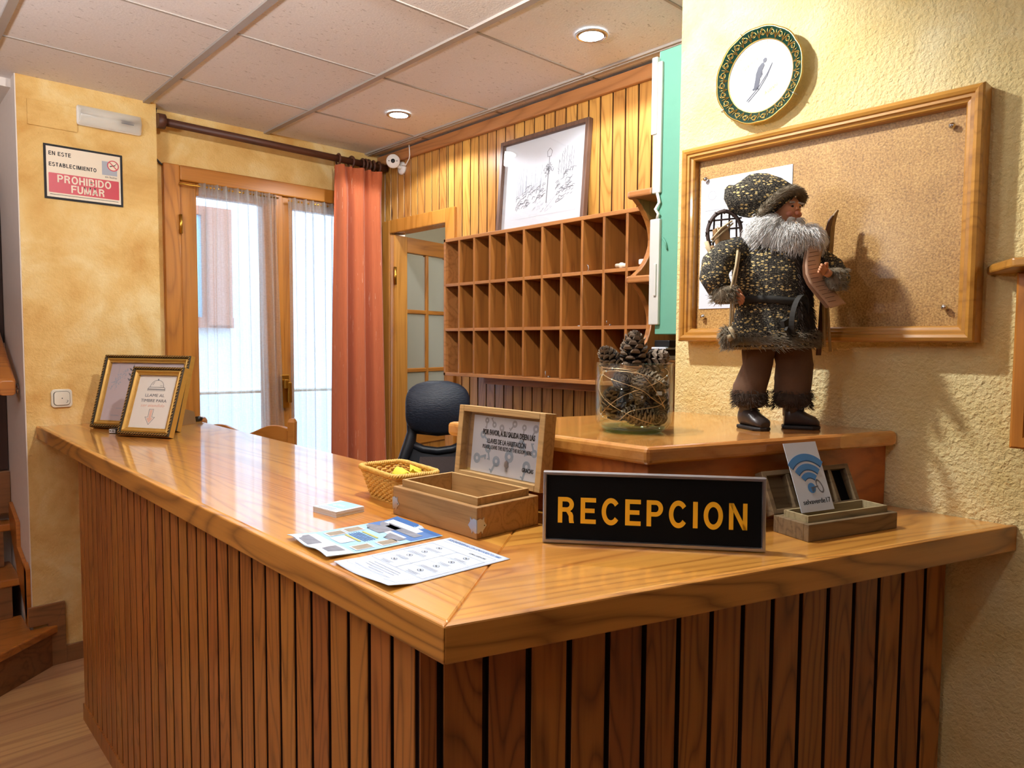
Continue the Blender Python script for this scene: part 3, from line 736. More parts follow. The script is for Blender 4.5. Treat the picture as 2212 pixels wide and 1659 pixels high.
def curt(u, v):
    # v 0 bottom, 1 top
    w0 = 1.885+(1.925-1.885)*v; w1 = 2.285+(2.232-2.285)*v
    x = w0+(w1-w0)*u
    ph = u*2*math.pi*3.4+.5*math.sin(v*3)+.9*math.sin(u*5)+.3; wave = math.sin(ph)
    fold = math.copysign(abs(wave)**.75, wave)*(.040-.012*v)+math.sin(u*2*math.pi*9+1.3+v)*.007*(1-.4*v)
    if v > .94: fold = fold*(1-(v-.94)/.06*.7)+math.copysign(abs(math.sin(u*2*math.pi*5.2+.6))**.6, math.sin(u*2*math.pi*5.2+.6))*.018*(v-.94)/.06
    x += math.cos(ph)*.014*(1-v*.4)
    return (x, fold, .02+(2.375-.02)*v)
MB().grid(curt, 160, 40).build('fabric', M['orange'], cu)
for k in range(5): x = 1.945+k*.065; MB().tube([(x, .04, 2.36), (x, .045, 2.40)], .003, 6).build('hook', M['brass'], cu)

# sheers
def sheer(label, xt0, xt1, xb0, xb1, zt, ph, nm):
    r = root('sheer_curtain', label, 'curtain', (0, 3.615, 0), 0, 'sheer linen panels on the glazed door')
    def fn(u, v):
        x = (xb0+(xt0-xb0)*v)+((xb1+(xt1-xb1)*v)-(xb0+(xt0-xb0)*v))*u
        a = .006+.008*(1-v); sharp = math.sin(u*2*math.pi*5+ph+.6*v)
        y = a*sharp+.006*math.sin(u*2*math.pi*11+2*ph)
        if v > .955: y = .005*math.sin(u*2*math.pi*22+ph)
        pin = sum(math.exp(-((u-c_-.012*math.sin(3*v+c_*20))/.0085)**2) for c_ in (.07, .2, .31, .47, .58, .72, .87))
        return (x, y-.030*pin*(.35+.65*v), .30+(zt-.30)*v)
    MB().grid(fn, 300, 40).build('fabric', M['sheer'], r)
    q = MB(); q.grid(lambda u, v: (fn(u, .955+.045*v)[0], fn(u, .97)[1]-.004, zt-.055+.055*v), 150, 2); q.build('header', M['sheer'], r)
    MB().tube([(xt0-.09 if nm else xt0, 0, zt-.015), (xt1+.012, 0, zt-.015)], .0045, 8).build('wire_rod', M['brass'], r)
sheer('wider sheer linen curtain on the left window leaf', 1.250, 1.645, 1.235, 1.700, 2.185, .4, 1)
sheer('sheer linen curtain on the right window leaf, half hidden by the terracotta curtain', 1.712, 2.13, 1.722, 2.135, 2.18, 1.9, 0)

# security camera
scm = root('security_camera', 'round white security camera on the pine wall beside curtain top', 'camera', (2.308, 3.42, 2.40))
MB().lathe([(.0, 0), (.036, 0), (.036, .012), (.026, .018), (0, .018)], 20, Matrix.Rotation(R(-90), 4, 'Y')).build('mount', M['white_plastic'], scm)
MB().tube([(-.016, 0, 0), (-.05, -.0, .012)], .010, 10).build('arm', M['white_plastic'], scm)
dirc = Vector((-.62, -.76, -.05)).normalized(); qm = dirc.to_track_quat('Z', 'Y').to_matrix().to_4x4(); qm.translation = Vector((-.062, .005, .03))
hd = MB().lathe([(.0, -.034), (.022, -.030), (.036, -.012), (.039, .006), (.036, .014), (.0, .016)], 24, qm).build('head', M['white_plastic'], scm)
MB().lathe([(.0, .018), (.011, .018), (.012, .015)], 16, qm).build('lens', M['black'], hd)
q = MB()
for s_ in (-.022, .022): q.ball((s_, .0, .0155), .003, n=8, m=6, M4=qm)
q.build('sensor', M['ink'], hd)
MB().tube([(-.02, -.02, .01), (-.022, -.06, .005), (-.02, -.09, .035), (-.03, -.11, .05), (-.035, -.112, .104)], .003, 6).build('cable', M['white_plastic'], scm)

# pigeonhole key rack
XP, XB = 2.10, 2.306
pg = root('key_pigeonhole_rack', 'wooden pigeonhole rack of three rows on the pine wall', 'pigeonhole shelf', (0, 0, 0))
Y0, Y1, CW = 2.766, 1.548, .1105
zb, zt = 1.258, 1.915
q = MB(); q.box(XP, XB, Y1, Y0, zb, zb+.016); q.box(XP, XB, Y1, Y0, zt-.016, zt); q.box(XP, XB, Y0-.014, Y0, zb, zt)
q.build('case', M['pigeon_y'], pg, bevel=.002)
MB().box(XB-.006, XB, Y1, Y0, zb, zt).build('back_panel', M['pigeon'], pg)
for k in (1, 2):
    z = zb+.008+(zt-zb-.016)*k/3
    MB().box(XP+.001, XB-.006, Y1+.002, Y0-.014, z-.007, z+.007).build('shelf', M['pigeon_y'], pg, bevel=.0015)
for k in range(1, 11):
    y = 2.759-CW*k
    MB().box(XP+.0005, XB-.006, y-.006, y+.006, zb+.016, zt-.016).build('divider', M['pigeon'], pg, bevel=.0015)
# scrolled side panel with three round nosed shelves
def scroll():
    pts = [(XB, zb-.12), (XB, 1.93)]
    def s_curve(z0, z1):
        out = []
        for k in range(13):
            t_ = k/12; z = z0+(z1-z0)*t_
            out.append((1.985+.098*math.sin(math.pi*t_)**.8, z))
        return out
    pts += s_curve(1.918, 1.655) + s_curve(1.628, 1.36)
    pts += [(2.05, 1.33), (2.16, 1.22)]
    return pts
q = MB(); q.prism(scroll(), -.011, .011, plane((0, Y1-.012, 0), (1, 0, 0), (0, 0, 1)))
q.build('scroll_side', M['pigeon'], pg, bevel=.003)
for z in (1.918, 1.628, 1.338):
    MB().prism([(XB, Y1+.006), (1.99, Y1+.012), (1.972, Y1+.006), (1.965, Y1-.008), (1.968, Y1-.098), (XB, Y1-.098)], z, z+.024).build('corner_shelf', M['pigeon_y'], pg, bevel=.006)
MB().box(2.20, XB, 1.56, 2.58, 1.222, 1.258).build('batten', M['pigeon_y'], pg, bevel=.004)

# keys left in the pigeonholes
def key(name='key'):
    q = MB(); N = 16
    q.tube([(.014*math.cos(a*2*math.pi/N), .002, .014+.014*math.sin(a*2*math.pi/N)) for a in range(N+1)], .0016, 6, caps=False)
    q.box(-.004, .028, -.012, -.009, 0, .003); q.ball((.004, -.012, .004), .008, .008, .003, 10, 6); q.box(.012, .034, -.02, -.017, 0, .0035)
    return q.build(name, M['nickel'])
kp = None
z1, z2, z3 = zb+.008+(zt-zb-.016)*2/3+.0075, zb+.008+(zt-zb-.016)/3+.0075, zb+.0165
spots = [(4.5, z1, 'fifth'), (6.5, z1, 'seventh'), (7.6, z1, 'eighth'), (5.5, z2, 'sixth'), (6.5, z2, 'seventh'), (7.5, z2, 'eighth'), (8.55, z2, 'ninth'), (9.45, z2, 'tenth'), (.45, z3, 'first'), (5.6, z3, 'sixth')]
for c_, z, nm in spots:
    row = 'top' if z == z1 else 'middle' if z == z2 else 'bottom'
    k_ = key() if kp is None else copy_tree(kp); kp = kp or k_
    k_.location = (XP+.028, 2.759-CW*(c_+.42), z); k_.rotation_euler = (0, 0, R(60+random.Random(int(c_*7)).uniform(-30, 50)))
    tag(k_, 'metal key and ring in the %s row, %s compartment from the left' % (row, nm), 'key', 'room keys in the pigeonholes')
ha = root('door_handset', 'white handset lying in the top right pigeonhole behind the scrolled bracket', 'handset', (XP+.045, 1.600, z1+.0015), R(9))
MB().loft([[(-.028+.11*k/6, (.016 if i in (0, 3) else -.016), .006+(.020 if i in (2, 3) else 0)+.024*(k/6)**2) for i in (0, 1, 2, 3)] for k in range(7)], True, True, False).build('body', M['white_plastic'], ha, bevel=.004)
tv = root('valve_fitting', 'small pale valve fitting in the tenth pigeonhole of the top row', 'fitting', (XP+.03, 1.70, z1), R(80))
q = MB(); q.ball((0, 0, .012), .014, .012, .012, 12, 8); q.tube([(-.04, 0, .010), (.03, 0, .014)], .008, 10); q.box(-.05, -.036, -.011, .011, 0, .022)
q.build('body', M['ivory'], tv)

# framed drawing
fd = root('framed_drawing', 'framed pencil drawing of a garden lamp post leaning above the pigeonholes', 'picture', (2.27, 2.555, 1.917))
wd, hh = .553, .447
up = Vector((.034, 0, .447)).normalized(); PD = plane((0, 0, 0), (0, -1, 0), up)
q = MB(); frame_sweep(q, wd, hh, [(0, 0), (0, .026), (.019, .026), (.019, .0)], PD @ T(wd/2, hh/2, 0)); q.build('frame', M['walnut'], fd, bevel=.002)
MB().box(.015, wd-.015, .015, hh-.015, .002, .006, PD).build('mount_board', M['mount'], fd)
sh_ = MB(); sh_.box(.075, wd-.068, .072, hh-.08, .006, .0066, PD); sheet = sh_.build('drawing_sheet', M['mount'], fd)
q = MB(); rnd = random.Random(5); PL = PD @ T(0, 0, .0068)
x0, y0 = .31, .155
q.line([(x0, y0-.03), (x0+.004, y0+.14)], .0045, PL); q.line([(x0+.004, y0+.13), (x0+.006, y0+.175)], .003, PL)
q.line([(x0-.006, y0+.175), (x0-.010, y0+.198), (x0+.005, y0+.212), (x0+.02, y0+.198), (x0+.015, y0+.175), (x0-.006, y0+.175)], .002, PL)
for k in range(70):
    a = rnd.uniform(0, 2*math.pi); rr = rnd.uniform(0, .032); px, py = x0+.002+rr*math.cos(a), y0+.115+rr*math.sin(a)*.75
    q.line([(px, py), (px+rnd.uniform(-.008, .008), py+rnd.uniform(-.002, .012))], .0018, PL)
dk = q.build('dark_strokes', M['ink_grey'], sheet)
q = MB()
for k in range(120):                     # snowy hedge to the right, rock border to the left
    if k % 2: px, py = rnd.uniform(.36, .46), 0; py = .11+ (px-.36)*.3+rnd.uniform(.0, .12)
    else: px = rnd.uniform(.10, .30); py = .10+rnd.uniform(0, .09)+(px-.1)*.25
    a = rnd.uniform(.1, 1.2); L_ = rnd.uniform(.008, .022)
    q.line([(px, py), (px+L_*math.cos(a)*.7, py+L_*math.sin(a)), (px+L_*1.3, py+L_*.6)], .0021, PL)
for px in (.375, .392, .405, .42, .435, .447, .46): q.line([(px, .24), (px+.003, .30+rnd.uniform(0, .06))], .0013, PL)
for k in range(26): px = rnd.uniform(.37, .46); py = rnd.uniform(.23, .33); q.line([(px, py), (px+rnd.uniform(-.008, .008), py+.014)], .001, PL)
q.build('mid_strokes', M['ink_grey'], sheet)
q = MB()
for k in range(26): px = rnd.uniform(.11, .27); q.line([(px, .18), (px+rnd.uniform(-.004, .004), .22+rnd.uniform(0, .09))], .001, PL)
q.line([(.10, .17), (.29, .235)], .001, PL); q.line([(.30, .07+.02), (.42, .20)], .001, PL)
for k in range(30): px = rnd.uniform(.22, .34); py = .085+rnd.uniform(0, .05); q.line([(px, py), (px+.008, py+.006)], .0012, PL)
q.build('pale_strokes', M['ink_pale'], sheet)
MB().box(.017, wd-.017, .017, hh-.017, .018, .020, PD).build('glass', M['acrylic'], fd)

# open glazed inner door
idr = root('glazed_inner_door', 'wooden inner door with small textured panes standing open behind curtain', 'door', (2.292, 3.506, 0), math.atan2(.225, .974))
q = MB(); q.box(0, .105, -.02, .02, .01, 2.035); q.box(.66, .76, -.02, .02, .01, 2.035); q.build('stile', M['door_z'], idr, bevel=.004)
q = MB(); q.box(.105, .66, -.019, .019, 1.945, 2.035); q.box(.105, .66, -.019, .019, .80, .86); q.box(.105, .66, -.019, .019, .01, .18); q.build('rail', M['frame_x'], idr, bevel=.004)
q = MB(); q.box(.105, .66, -.008, .008, .18, .80); q.build('lower_panel', M['door_z'], idr)
pw_ = .555/3
for k in (1, 2): MB().box(.105+pw_*k-.012, .105+pw_*k+.012, -.014, .014, .86, 1.945).build('glazing_bar', M['frame_z'], idr, bevel=.004)
for z in (1.25, 1.60): MB().box(.105, .66, -.0135, .0135, z-.012, z+.012).build('glazing_bar', M['frame_x'], idr, bevel=.004)
for k in range(3):
    for z0_, z1_ in ((.86, 1.25), (1.25, 1.60), (1.60, 1.945)):
        MB().box(.105+pw_*k+.008, .105+pw_*(k+1)-.008, -.003, .003, z0_+.008, z1_-.008).build('pane', M['frosted'], idr)
for z in (1.80, .3): MB().tube([(-.006, -.026, z-.05), (-.006, -.026, z+.05)], .009, 8).build('hinge', M['brass'], idr)

# teal cabinet door with white trunking beside the cream wall
te = root('teal_wall_cabinet', 'tall teal painted box with white plastic edging on the cream wall end', 'cabinet', (1.86, 1.192, 1.449))
MB().box(0, .42, 0, .157, 0, .875).build('case', M['teal'], te, bevel=.003)
q = MB(); q.box(-.012, 0, .138, .168, .44, .84); q.build('edging', M['grey_plastic'], te, bevel=.003)
MB().box(-.018, -.004, .152, .172, .62, .855).build('edging', M['white_plastic'], te, bevel=.003)
MB().box(-.014, 0, .136, .172, .03, .36).build('edging', M['grey_plastic'], te, bevel=.003)
MB().box(-.02, -.013, .142, .152, .12, .22).build('edging_clip', M['grey_plastic'], te, bevel=.002)
MB().tube([(-.006, .150, .36), (-.012, .142, .375), (-.014, .152, .39), (-.010, .140, .41), (-.008, .150, .44)], .005, 6).build('loose_wire', M['white_plastic'], te)
MB().tube([(-.004, .13, .30), (-.006, .118, .285), (-.004, .112, .262)], .003, 6).build('hook', M['teal'], te)

# wall plate
PC = plane((1.742, .936, 2.106), (0, -1, 0), (0, 0, 1))
pl = root('decorative_plate', 'porcelain wall plate with green and gilt rim and a ski jumper', 'plate', (0, 0, 0))
N = 120; ro = .118
def rim(r_): return [r_*(1+.018*abs(math.sin(6*a*2*math.pi/N))-.009) for a in range(N)]
def ringpts(r_, z, wav=1):
    rr = rim(r_) if wav else [r_]*N
    return [(rr[a]*math.cos(a*2*math.pi/N), rr[a]*math.sin(a*2*math.pi/N), z) for a in range(N)]
PT = PC @ Matrix.Rotation(R(3), 4, 'X')
q = MB(); q.loft([ringpts(.03, .010, 0), ringpts(.075, .006, 0), ringpts(ro, .030), ringpts(ro, .033), ringpts(.088, .022, 0), ringpts(.082, .017, 0), ringpts(.07, .014, 0), ringpts(.004, .014, 0)], True, True, True, PT)
q.build('plate_body', M['porcelain'], pl)
MB().loft([ringpts(ro-.002, .0334), ringpts(.0885, .0226, 0)], True, False, True, PT).build('green_band', M['green_rim'], pl)
q = MB(); q.loft([ringpts(ro+.0008, .0315), ringpts(ro+.0005, .0338), ringpts(ro-.003, .0336)], True, False, True, PT); q.loft([ringpts(.0895, .0232, 0), ringpts(.0872, .0224, 0)], True, False, True, PT)
for k in range(26):                      # gilt scrolls round the band
    a = 2*math.pi*k/26; c_ = Vector((.1035*math.cos(a), .1035*math.sin(a), .0295)); r_ = .0078
    pts = []
    for i in range(17):
        b = i/16*2*math.pi*1.6; rr = r_*(1-.62*i/16)
        v = Vector((math.cos(b+a), math.sin(b+a), 0))*rr; p = c_+v; rad = math.hypot(p.x, p.y); p.z = .0226+(rad-.0885)/(.116-.0885)*.0108+.0007; pts.append(p)
    q.tube(pts, .0009, 5, PT)
    a2 = a+math.pi/26
    for s_ in (-1, 0, 1):
        p0 = Vector((.091*math.cos(a2), .091*math.sin(a2), .0245)); b = a2+s_*.04
        q.tube([p0, Vector((.101*math.cos(b), .101*math.sin(b), .0288)), Vector(((.110-abs(s_)*.004)*math.cos(b+s_*.03), (.110-abs(s_)*.004)*math.sin(b+s_*.03), .0320))], .0009, 4, PT)
q.build('gilt_scrollwork', M['gilt'], pl)
q = MB()
for k in range(72):
    a = 2*math.pi*k/72; r0 = .0868
    for i in range(3):
        rr = r0-.0025-i*.0028; wv = .0014*(1-i*.28)
        q.add([(rr*math.cos(a-wv/rr), rr*math.sin(a-wv/rr), .0217-i*.0012), ((rr-.002)*math.cos(a), (rr-.002)*math.sin(a), .0212-i*.0012), (rr*math.cos(a+wv/rr), rr*math.sin(a+wv/rr), .0217-i*.0012)], [(0, 1, 2)], PT)
q.text('Grenoble 1968', .0125, PT @ T(-.018, .044, .0148) @ RZ(R(26)), shear=.3); q.text('Autrans', .0125, PT @ T(.026, -.036, .0148) @ RZ(R(26)), shear=.3)
q.build('gilt_border', M['gilt'], pl)
q = MB(); S_ = PT @ T(-.004, 0, .0146)
q.prism([(-.017, -.026), (-.010, -.027), (-.003, -.022), (.001, -.005), (.004, .010), (.013, .026), (.011, .033), (.006, .033), (-.004, .024), (-.010, .010), (-.012, -.004)], 0, .0005, S_)
q.prism([(.010, .033), (.009, .040), (.014, .044), (.019, .042), (.019, .036), (.015, .032)], 0, .0006, S_)
q.line([(.004, .018), (.006, .006), (.002, .000)], .004, S_); q.line([(-.018, -.027), (-.005, -.027)], .005, S_)
q.line([(-.036, -.052), (-.005, -.026), (.022, .006), (.034, .026)], .0022, S_); q.line([(-.032, -.055), (-.002, -.030), (.020, -.002), (.032, .022)], .0022, S_)
q.build('ski_jumper', M['navy'], pl)
q = MB()
for a in (112, 214, 325): a = R(a); q.tube([((ro-.004)*math.cos(a), (ro-.004)*math.sin(a), .038), ((ro+.004)*math.cos(a), (ro+.004)*math.sin(a), .036), ((ro+.003)*math.cos(a), (ro+.003)*math.sin(a), .02)], .0012, 5, PT)
q.build('wire_hanger', M['nickel'], pl)

# cork notice board
cb = root('cork_notice_board', 'glazed cork notice board in a moulded honey wood frame', 'notice board', (0, 0, 0))
wB, hB = .719, .528; PB = plane((1.745, 1.149, 1.427), (0, -1, 0), (0, 0, 1)); PBc = PB @ T(wB/2, hB/2, 0)
q = MB(); frame_sweep(q, wB, hB, [(0, 0), (0, .046), (.003, .052), (.010, .055), (.016, .052), (.018, .048), (.024, .048), (.026, .042), (.032, .040), (.035, .036), (.035, 0)], PBc)
q.build('frame', M['frame_y'], cb)
MB().box(.03, wB-.03, .03, hB-.03, .001, .015, PB).build('cork', M['cork'], cb)
MB().box(.03, wB-.03, .03, hB-.03, .020, .023, PB).build('pane', M['plexi'], cb)
for x, y in ((.062, .442), (.655, .458), (.655, .075), (.062, .068)):
    q = MB(); q.lathe([(.0, .031), (.004, .030), (.0065, .026), (.0065, .022)], 14, PB @ T(x, y, 0)); q.build('screw', M['chrome'], cb)
npap = root('pinned_notice', 'white printed notice pinned inside the cork board behind the figurine', 'paper', (0, 0, 0))
PN = plane((1.7285, 1.105, 1.517), (0, -1, 0), (0, 0, 1)); wN, hN = .260, .352
MB().box(0, wN, 0, hN, 0, .0008, PN).build('sheet', M['paper'], npap)
q = MB(); q.text('HABITACIONES', .0135, PN @ T(.165, hN-.035, .001), sx=1.05, off=.0003); q.text('SERVICIOS', .0135, PN @ T(.165, hN-.054, .001), sx=1.05, off=.0003)
NN = PN @ T(0, 0, .0009)
q.add([(.035+r_*math.cos(a*math.pi/12), hN-.045+r_*math.sin(a*math.pi/12), .0003) for r_ in (.011, .0125) for a in range(24)], [(a, (a+1) % 24, 24+(a+1) % 24, 24+a) for a in range(24)], NN)
for k in range(24):
    y = hN-.085-k*.0100; l0 = .015+(k*37 % 5)*.006
    q.line([(l0, y), (l0+.05+(k*53 % 7)*.014, y)], .0016, NN)
q.build('lettering', M['ink_pale'], npap)

# framed cabinet at the right edge
rc = root('wall_cabinet', 'wooden wall cabinet with dark pane and overhanging lid at right edge', 'cabinet', (0, 0, 0))
q = MB(); q.box(1.70, 1.7445, -.25, .356, 1.219, 1.565); q.build('case', M['frame_y'], rc)
PRC = plane((1.70, .358, 1.217), (0, -1, 0), (0, 0, 1))
q = MB(); frame_sweep(q, .61, .348, [(0, 0), (0, .016), (.004, .02), (.022, .02), (.026, .014), (.026, 0)], PRC @ T(.305, .174, 0)); q.build('frame', M['frame_z'], rc)
MB().box(.024, .586, .024, .324, .002, .006, PRC).build('pane', M['dark_pane'], rc)
MB().prism([(1.7445, .425), (1.695, .405), (1.60, .350), (1.60, -.28), (1.7445, -.28)], 1.568, 1.586).build('lid', M['frame_y'], rc, bevel=.004)
# ================================================================== THE COUNTER
CT = 1.05
ANG = math.atan2(-.31, 1)
rk = root('reception_counter', 'long L shaped pine reception counter with grooved board front', 'counter', (0, 0, 0))
A = (.548, .720); inner = (1.145, 1.160)
e = .014
MB().prism([(A[0]+e, A[1]+.010), (A[0]+e, 3.572), (1.145, 3.572), inner], CT-.046, CT).build('worktop', M['counter_top'], rk, bevel=.004)
def loc_f(p):
    dx, dy = p[0]-A[0], p[1]-A[1]; c_, s_ = math.cos(-ANG), math.sin(-ANG); return (dx*c_-dy*s_, dx*s_+dy*c_)
def yl(x, off=0): return A[1]-.31*(x-A[0])+off
fr = [(A[0]+.0145, A[1]+.010), (1.1455, 1.1600), (1.743, 1.160-.31*(1.743-1.145)), (1.743, yl(1.743, e*1.05))]
q = MB(); q.prism([loc_f(p) for p in fr], CT-.046, CT); q.build('worktop', M['counter_top2'], rk, bevel=.004, loc=(A[0], A[1], 0), rot=(0, 0, ANG))
MB().prism([A, (A[0]+e, A[1]+.0095), (A[0]+e, 3.572), (A[0], 3.572)], CT-.052, CT+.001).build('edge_strip', M['edge_y'], rk, bevel=.003)
q = MB(); q.prism([loc_f(p) for p in [A, (1.744, yl(1.744)), (1.744, yl(1.744, e*1.03)), (A[0]+e*.98, A[1]+.0098)]], CT-.052, CT+.001)
q.build('edge_strip', M['edge_x'], rk, bevel=.003, loc=(A[0], A[1], 0), rot=(0, 0, ANG))
# grooved fronts
PX, PY = .58, .828
M['slat_l'] = wood('stained pine slats', 'ac6a2e', '683610', 'Z', 1.3, .42, .15, ('Y', .065, PY), 1.6, .2, .75, 20)
M['slat_f'] = wood('stained pine boards', 'a8662c', '5f2f0e', 'Z', 1.3, .42, .15, ('X', .0733, .037), 2.8, .3, .75, 20)
M['groove_shade'] = plain('painted gap shade', '2a120a', .8)  # mostly shade painted onto the board sides, with some dirt and varnish
def boards(edges, gap, depth, z0, z1, horizontal):
    """boards along local x, outer face at y = 0, body towards +y"""
    mb = MB(); mb.cur = 0
    for a, b in zip(edges, edges[1:]):
        g0, g1 = a+gap/2, b-gap/2
        mb.cur = 0; mb.prism([(g0, .0014), (g0+.0012, 0), (g1-.0012, 0), (g1, .0014)], z0, z1)
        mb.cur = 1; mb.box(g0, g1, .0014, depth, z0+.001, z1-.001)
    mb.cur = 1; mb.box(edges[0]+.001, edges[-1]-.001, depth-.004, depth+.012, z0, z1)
    return mb
q = boards([-k*.065 for k in range(33, -1, -1)], .010, .016, .0, CT-.05, False)
# rotate so local x -> +Y side: x'=-y
RM = Matrix(((0, 1, 0, PX), (-1, 0, 0, PY), (0, 0, 1, 0), (0, 0, 0, 1)))
q.v = [RM @ v for v in q.v]
q.build('grooved_front', [M['slat_l'], M['groove_shade']], rk)
Lf = (1.7445-PX)/math.cos(ANG)
ed = [0, .037]
while ed[-1]+.0733 < Lf-.02: ed.append(ed[-1]+.0733)
ed.append(Lf-.011)
q = boards(ed, .0105, .018, 0, CT-.05, True)
q.build('grooved_front', [M['slat_f'], M['groove_shade']], rk, loc=(PX, PY, 0), rot=(0, 0, ANG))
MB().box(PX-.005, PX+.008, PY+.01, 2.975, 0, .062).build('kick_board', M['slat_l'], rk)
MB().box(PX+.03, 1.10, 2.955, 2.973, 0, CT-.047).build('end_panel', M['plinth'], rk)

# raised cabinet on the counter against the cream wall
rp = root('raised_counter_cabinet', 'low glossy wooden cabinet raised on the counter against the cream wall', 'cabinet', (0, 0, 0))
MB().prism([(1.084, .795), (1.743, .583), (1.743, 1.165), (1.062, 1.385)], 1.190, 1.225).build('top', M['plinth_top'], rp, bevel=.010, seg=3)
MB().prism([(1.108, .812), (1.7425, .608), (1.7425, 1.145), (1.088, 1.355)], CT+.0006, 1.1895).build('body', M['plinth'], rp, bevel=.002)

# ------------------------------------------------------------------ key box
kb = root('key_return_box', 'open rough wooden box with notice in its lid and silver corner plates', 'box', (.842, 1.006, CT), R(1.0))
L_, D_, h_ = .275, .166, .060
q = MB(); tw = .013
q.box(0, tw, 0, L_, 0, h_); q.box(D_-tw, D_, 0, L_, 0, h_); q.box(tw, D_-tw, 0, tw, 0, h_); q.box(tw, D_-tw, L_-tw, L_, 0, h_); q.box(tw, D_-tw, tw, L_-tw, .0, .008)
q.build('base', M['box_wood'], kb, bevel=.0015)
q = MB(); a_, b_ = .014, .021; zz = .075
q.box(a_, b_, a_, L_-a_, .008, zz); q.box(D_-b_, D_-a_, a_, L_-a_, .008, zz); q.box(b_, D_-b_, a_, b_, .008, zz); q.box(b_, D_-b_, L_-b_, L_-a_, .008, zz)
q.build('inner_lip', M['box_wood_in'], kb, bevel=.001)
# lid frame: x' = -y (viewer's right), y' = up the lid
lean = R(6); PLd = plane((D_+.002, L_, h_+.004), (0, -1, 0), (math.sin(lean), 0, math.cos(lean)))
q = MB(); LH = .163; dp = .034
q.box(0, L_, 0, LH, -dp, -dp+.010, PLd)
for x0_, x1_, y0_, y1_ in ((0, .016, 0, LH), (L_-.016, L_, 0, LH), (.016, L_-.016, 0, .014), (.016, L_-.016, LH-.014, LH)): q.box(x0_, x1_, y0_, y1_, -dp+.010, 0, PLd)
lid = q.build('lid', M['box_wood_in'], kb, bevel=.0015)
nw, nh = .222, .128; Pn = PLd @ T(.030, .015, -dp+.0105)
nt = MB().box(0, nw, 0, nh, 0, .001, Pn).build('notice', M['paper'], kb)
rnd = random.Random(3)
def keydoodle(q, x, y, s, a):
    Mx = Pn @ T(x, y, .0012) @ RZ(a)
    q.add([(r_*s*math.cos(b*math.pi/6), r_*s*math.sin(b*math.pi/6), 0) for r_ in (.35, 1) for b in range(12)], [(b, (b+1) % 12, 12+(b+1) % 12, 12+b) for b in range(12)], Mx)
    q.box(.9*s, 2.6*s, -.22*s, .22*s, 0, .0002, Mx); q.box(2.1*s, 2.4*s, -.7*s, 0, 0, .0002, Mx)
q = MB()
for x, y, s, a in ((.02, .03, .012, .3), (.055, .055, .010, -1.3), (.085, .03, .012, 4.2), (.125, .045, .014, 1.2), (.18, .03, .012, 4.4), (.035, .085, .009, -.6), (.16, .075, .011, -.8), (.20, .06, .009, 2.0)): keydoodle(q, x, y, s, a)
q.build('pale_key_pattern', M['ink_blue'], nt)
q = MB()
for x, y, s, a in ((.045, .118, .007, -1.6), (.095, .105, .008, -.9), (.135, .117, .008, 4.0), (.20, .112, .009, 4.2), (.07, .11, .007, 2.2), (.165, .112, .007, 4.6)): keydoodle(q, x, y, s, a)
q.build('key_pattern', M['ink_pale'], nt)
q = MB()
def txf(body, w_, cx_, cy_, hgt, off=0.0): q.text(body, hgt, Pn @ T(cx_, cy_, .0016), sx=1, off=off, fit=(w_, None))
txf('POR FAVOR, A SU SALIDA DEJEN LAS', .165, nw/2+.006, .0905, .0165, .0004)
txf('LLAVES DE LA HABITACIÓN', .122, nw/2+.002, .0745, .0155, .0002)
txf('PLEASE, LEAVE THE KEYS OF THE ROOM HERE', .156, nw/2+.004, .0590, .0125)
txf('GRACIAS', .034, .185, .022, .0125, .0002)
q.build('lettering', M['ink'], nt)
q = MB(); q.prism([(.118, .012), (.122, .012), (.1215, .020), (.126, .023), (.125, .032), (.120, .036), (.115, .032), (.114, .023), (.1185, .020)], .0012, .004, Pn); q.build('lock_catch', M['nickel'], lid)
# glass lining sheet of the lid
MB().box(.017, L_-.017, .015, LH-.015, -.010, -.009, PLd).build('pane', M['acrylic'], lid)
def corner(y, sgn, two=True):
    mb = MB(); P1 = plane((-.0004, y, .012), (0, sgn, 0), (0, 0, 1))
    half = [(0, 0), (.004, -.001), (.010, .003), (.013, -.003), (.016, .004), (.024, .012), (.018, .020), (.018, .028), (.013, .024), (.008, .027), (0, .025)]
    mb.prism(half, -.0006, .0009, P1)
    if two:
        P2 = plane((0, -.0004, .012), (1, 0, 0), (0, 0, 1)); mb.prism(half, -.0006, .0009, P2)
    o = mb.build('corner_plate', M['nickel'], kb)
    mb = MB(); mb.lathe([(0, .0015), (.0012, .0013), (.0014, .0008)], 8, P1 @ T(.0185, .0125, 0))
    if two: mb.lathe([(0, .0015), (.0012, .0013), (.0014, .0008)], 8, P2 @ T(.0185, .0125, 0))
    mb.build('nail', M['black'], o)
corner(0, 1); corner(L_, -1, False)
for y in (.055, .215):
    q = MB(); q.box(D_-.010, D_+.004, y, y+.026, h_, h_+.003); q.tube([(D_+.001, y, h_+.003), (D_+.001, y+.026, h_+.003)], .0025, 8); q.build('hinge', M['nickel'], kb)

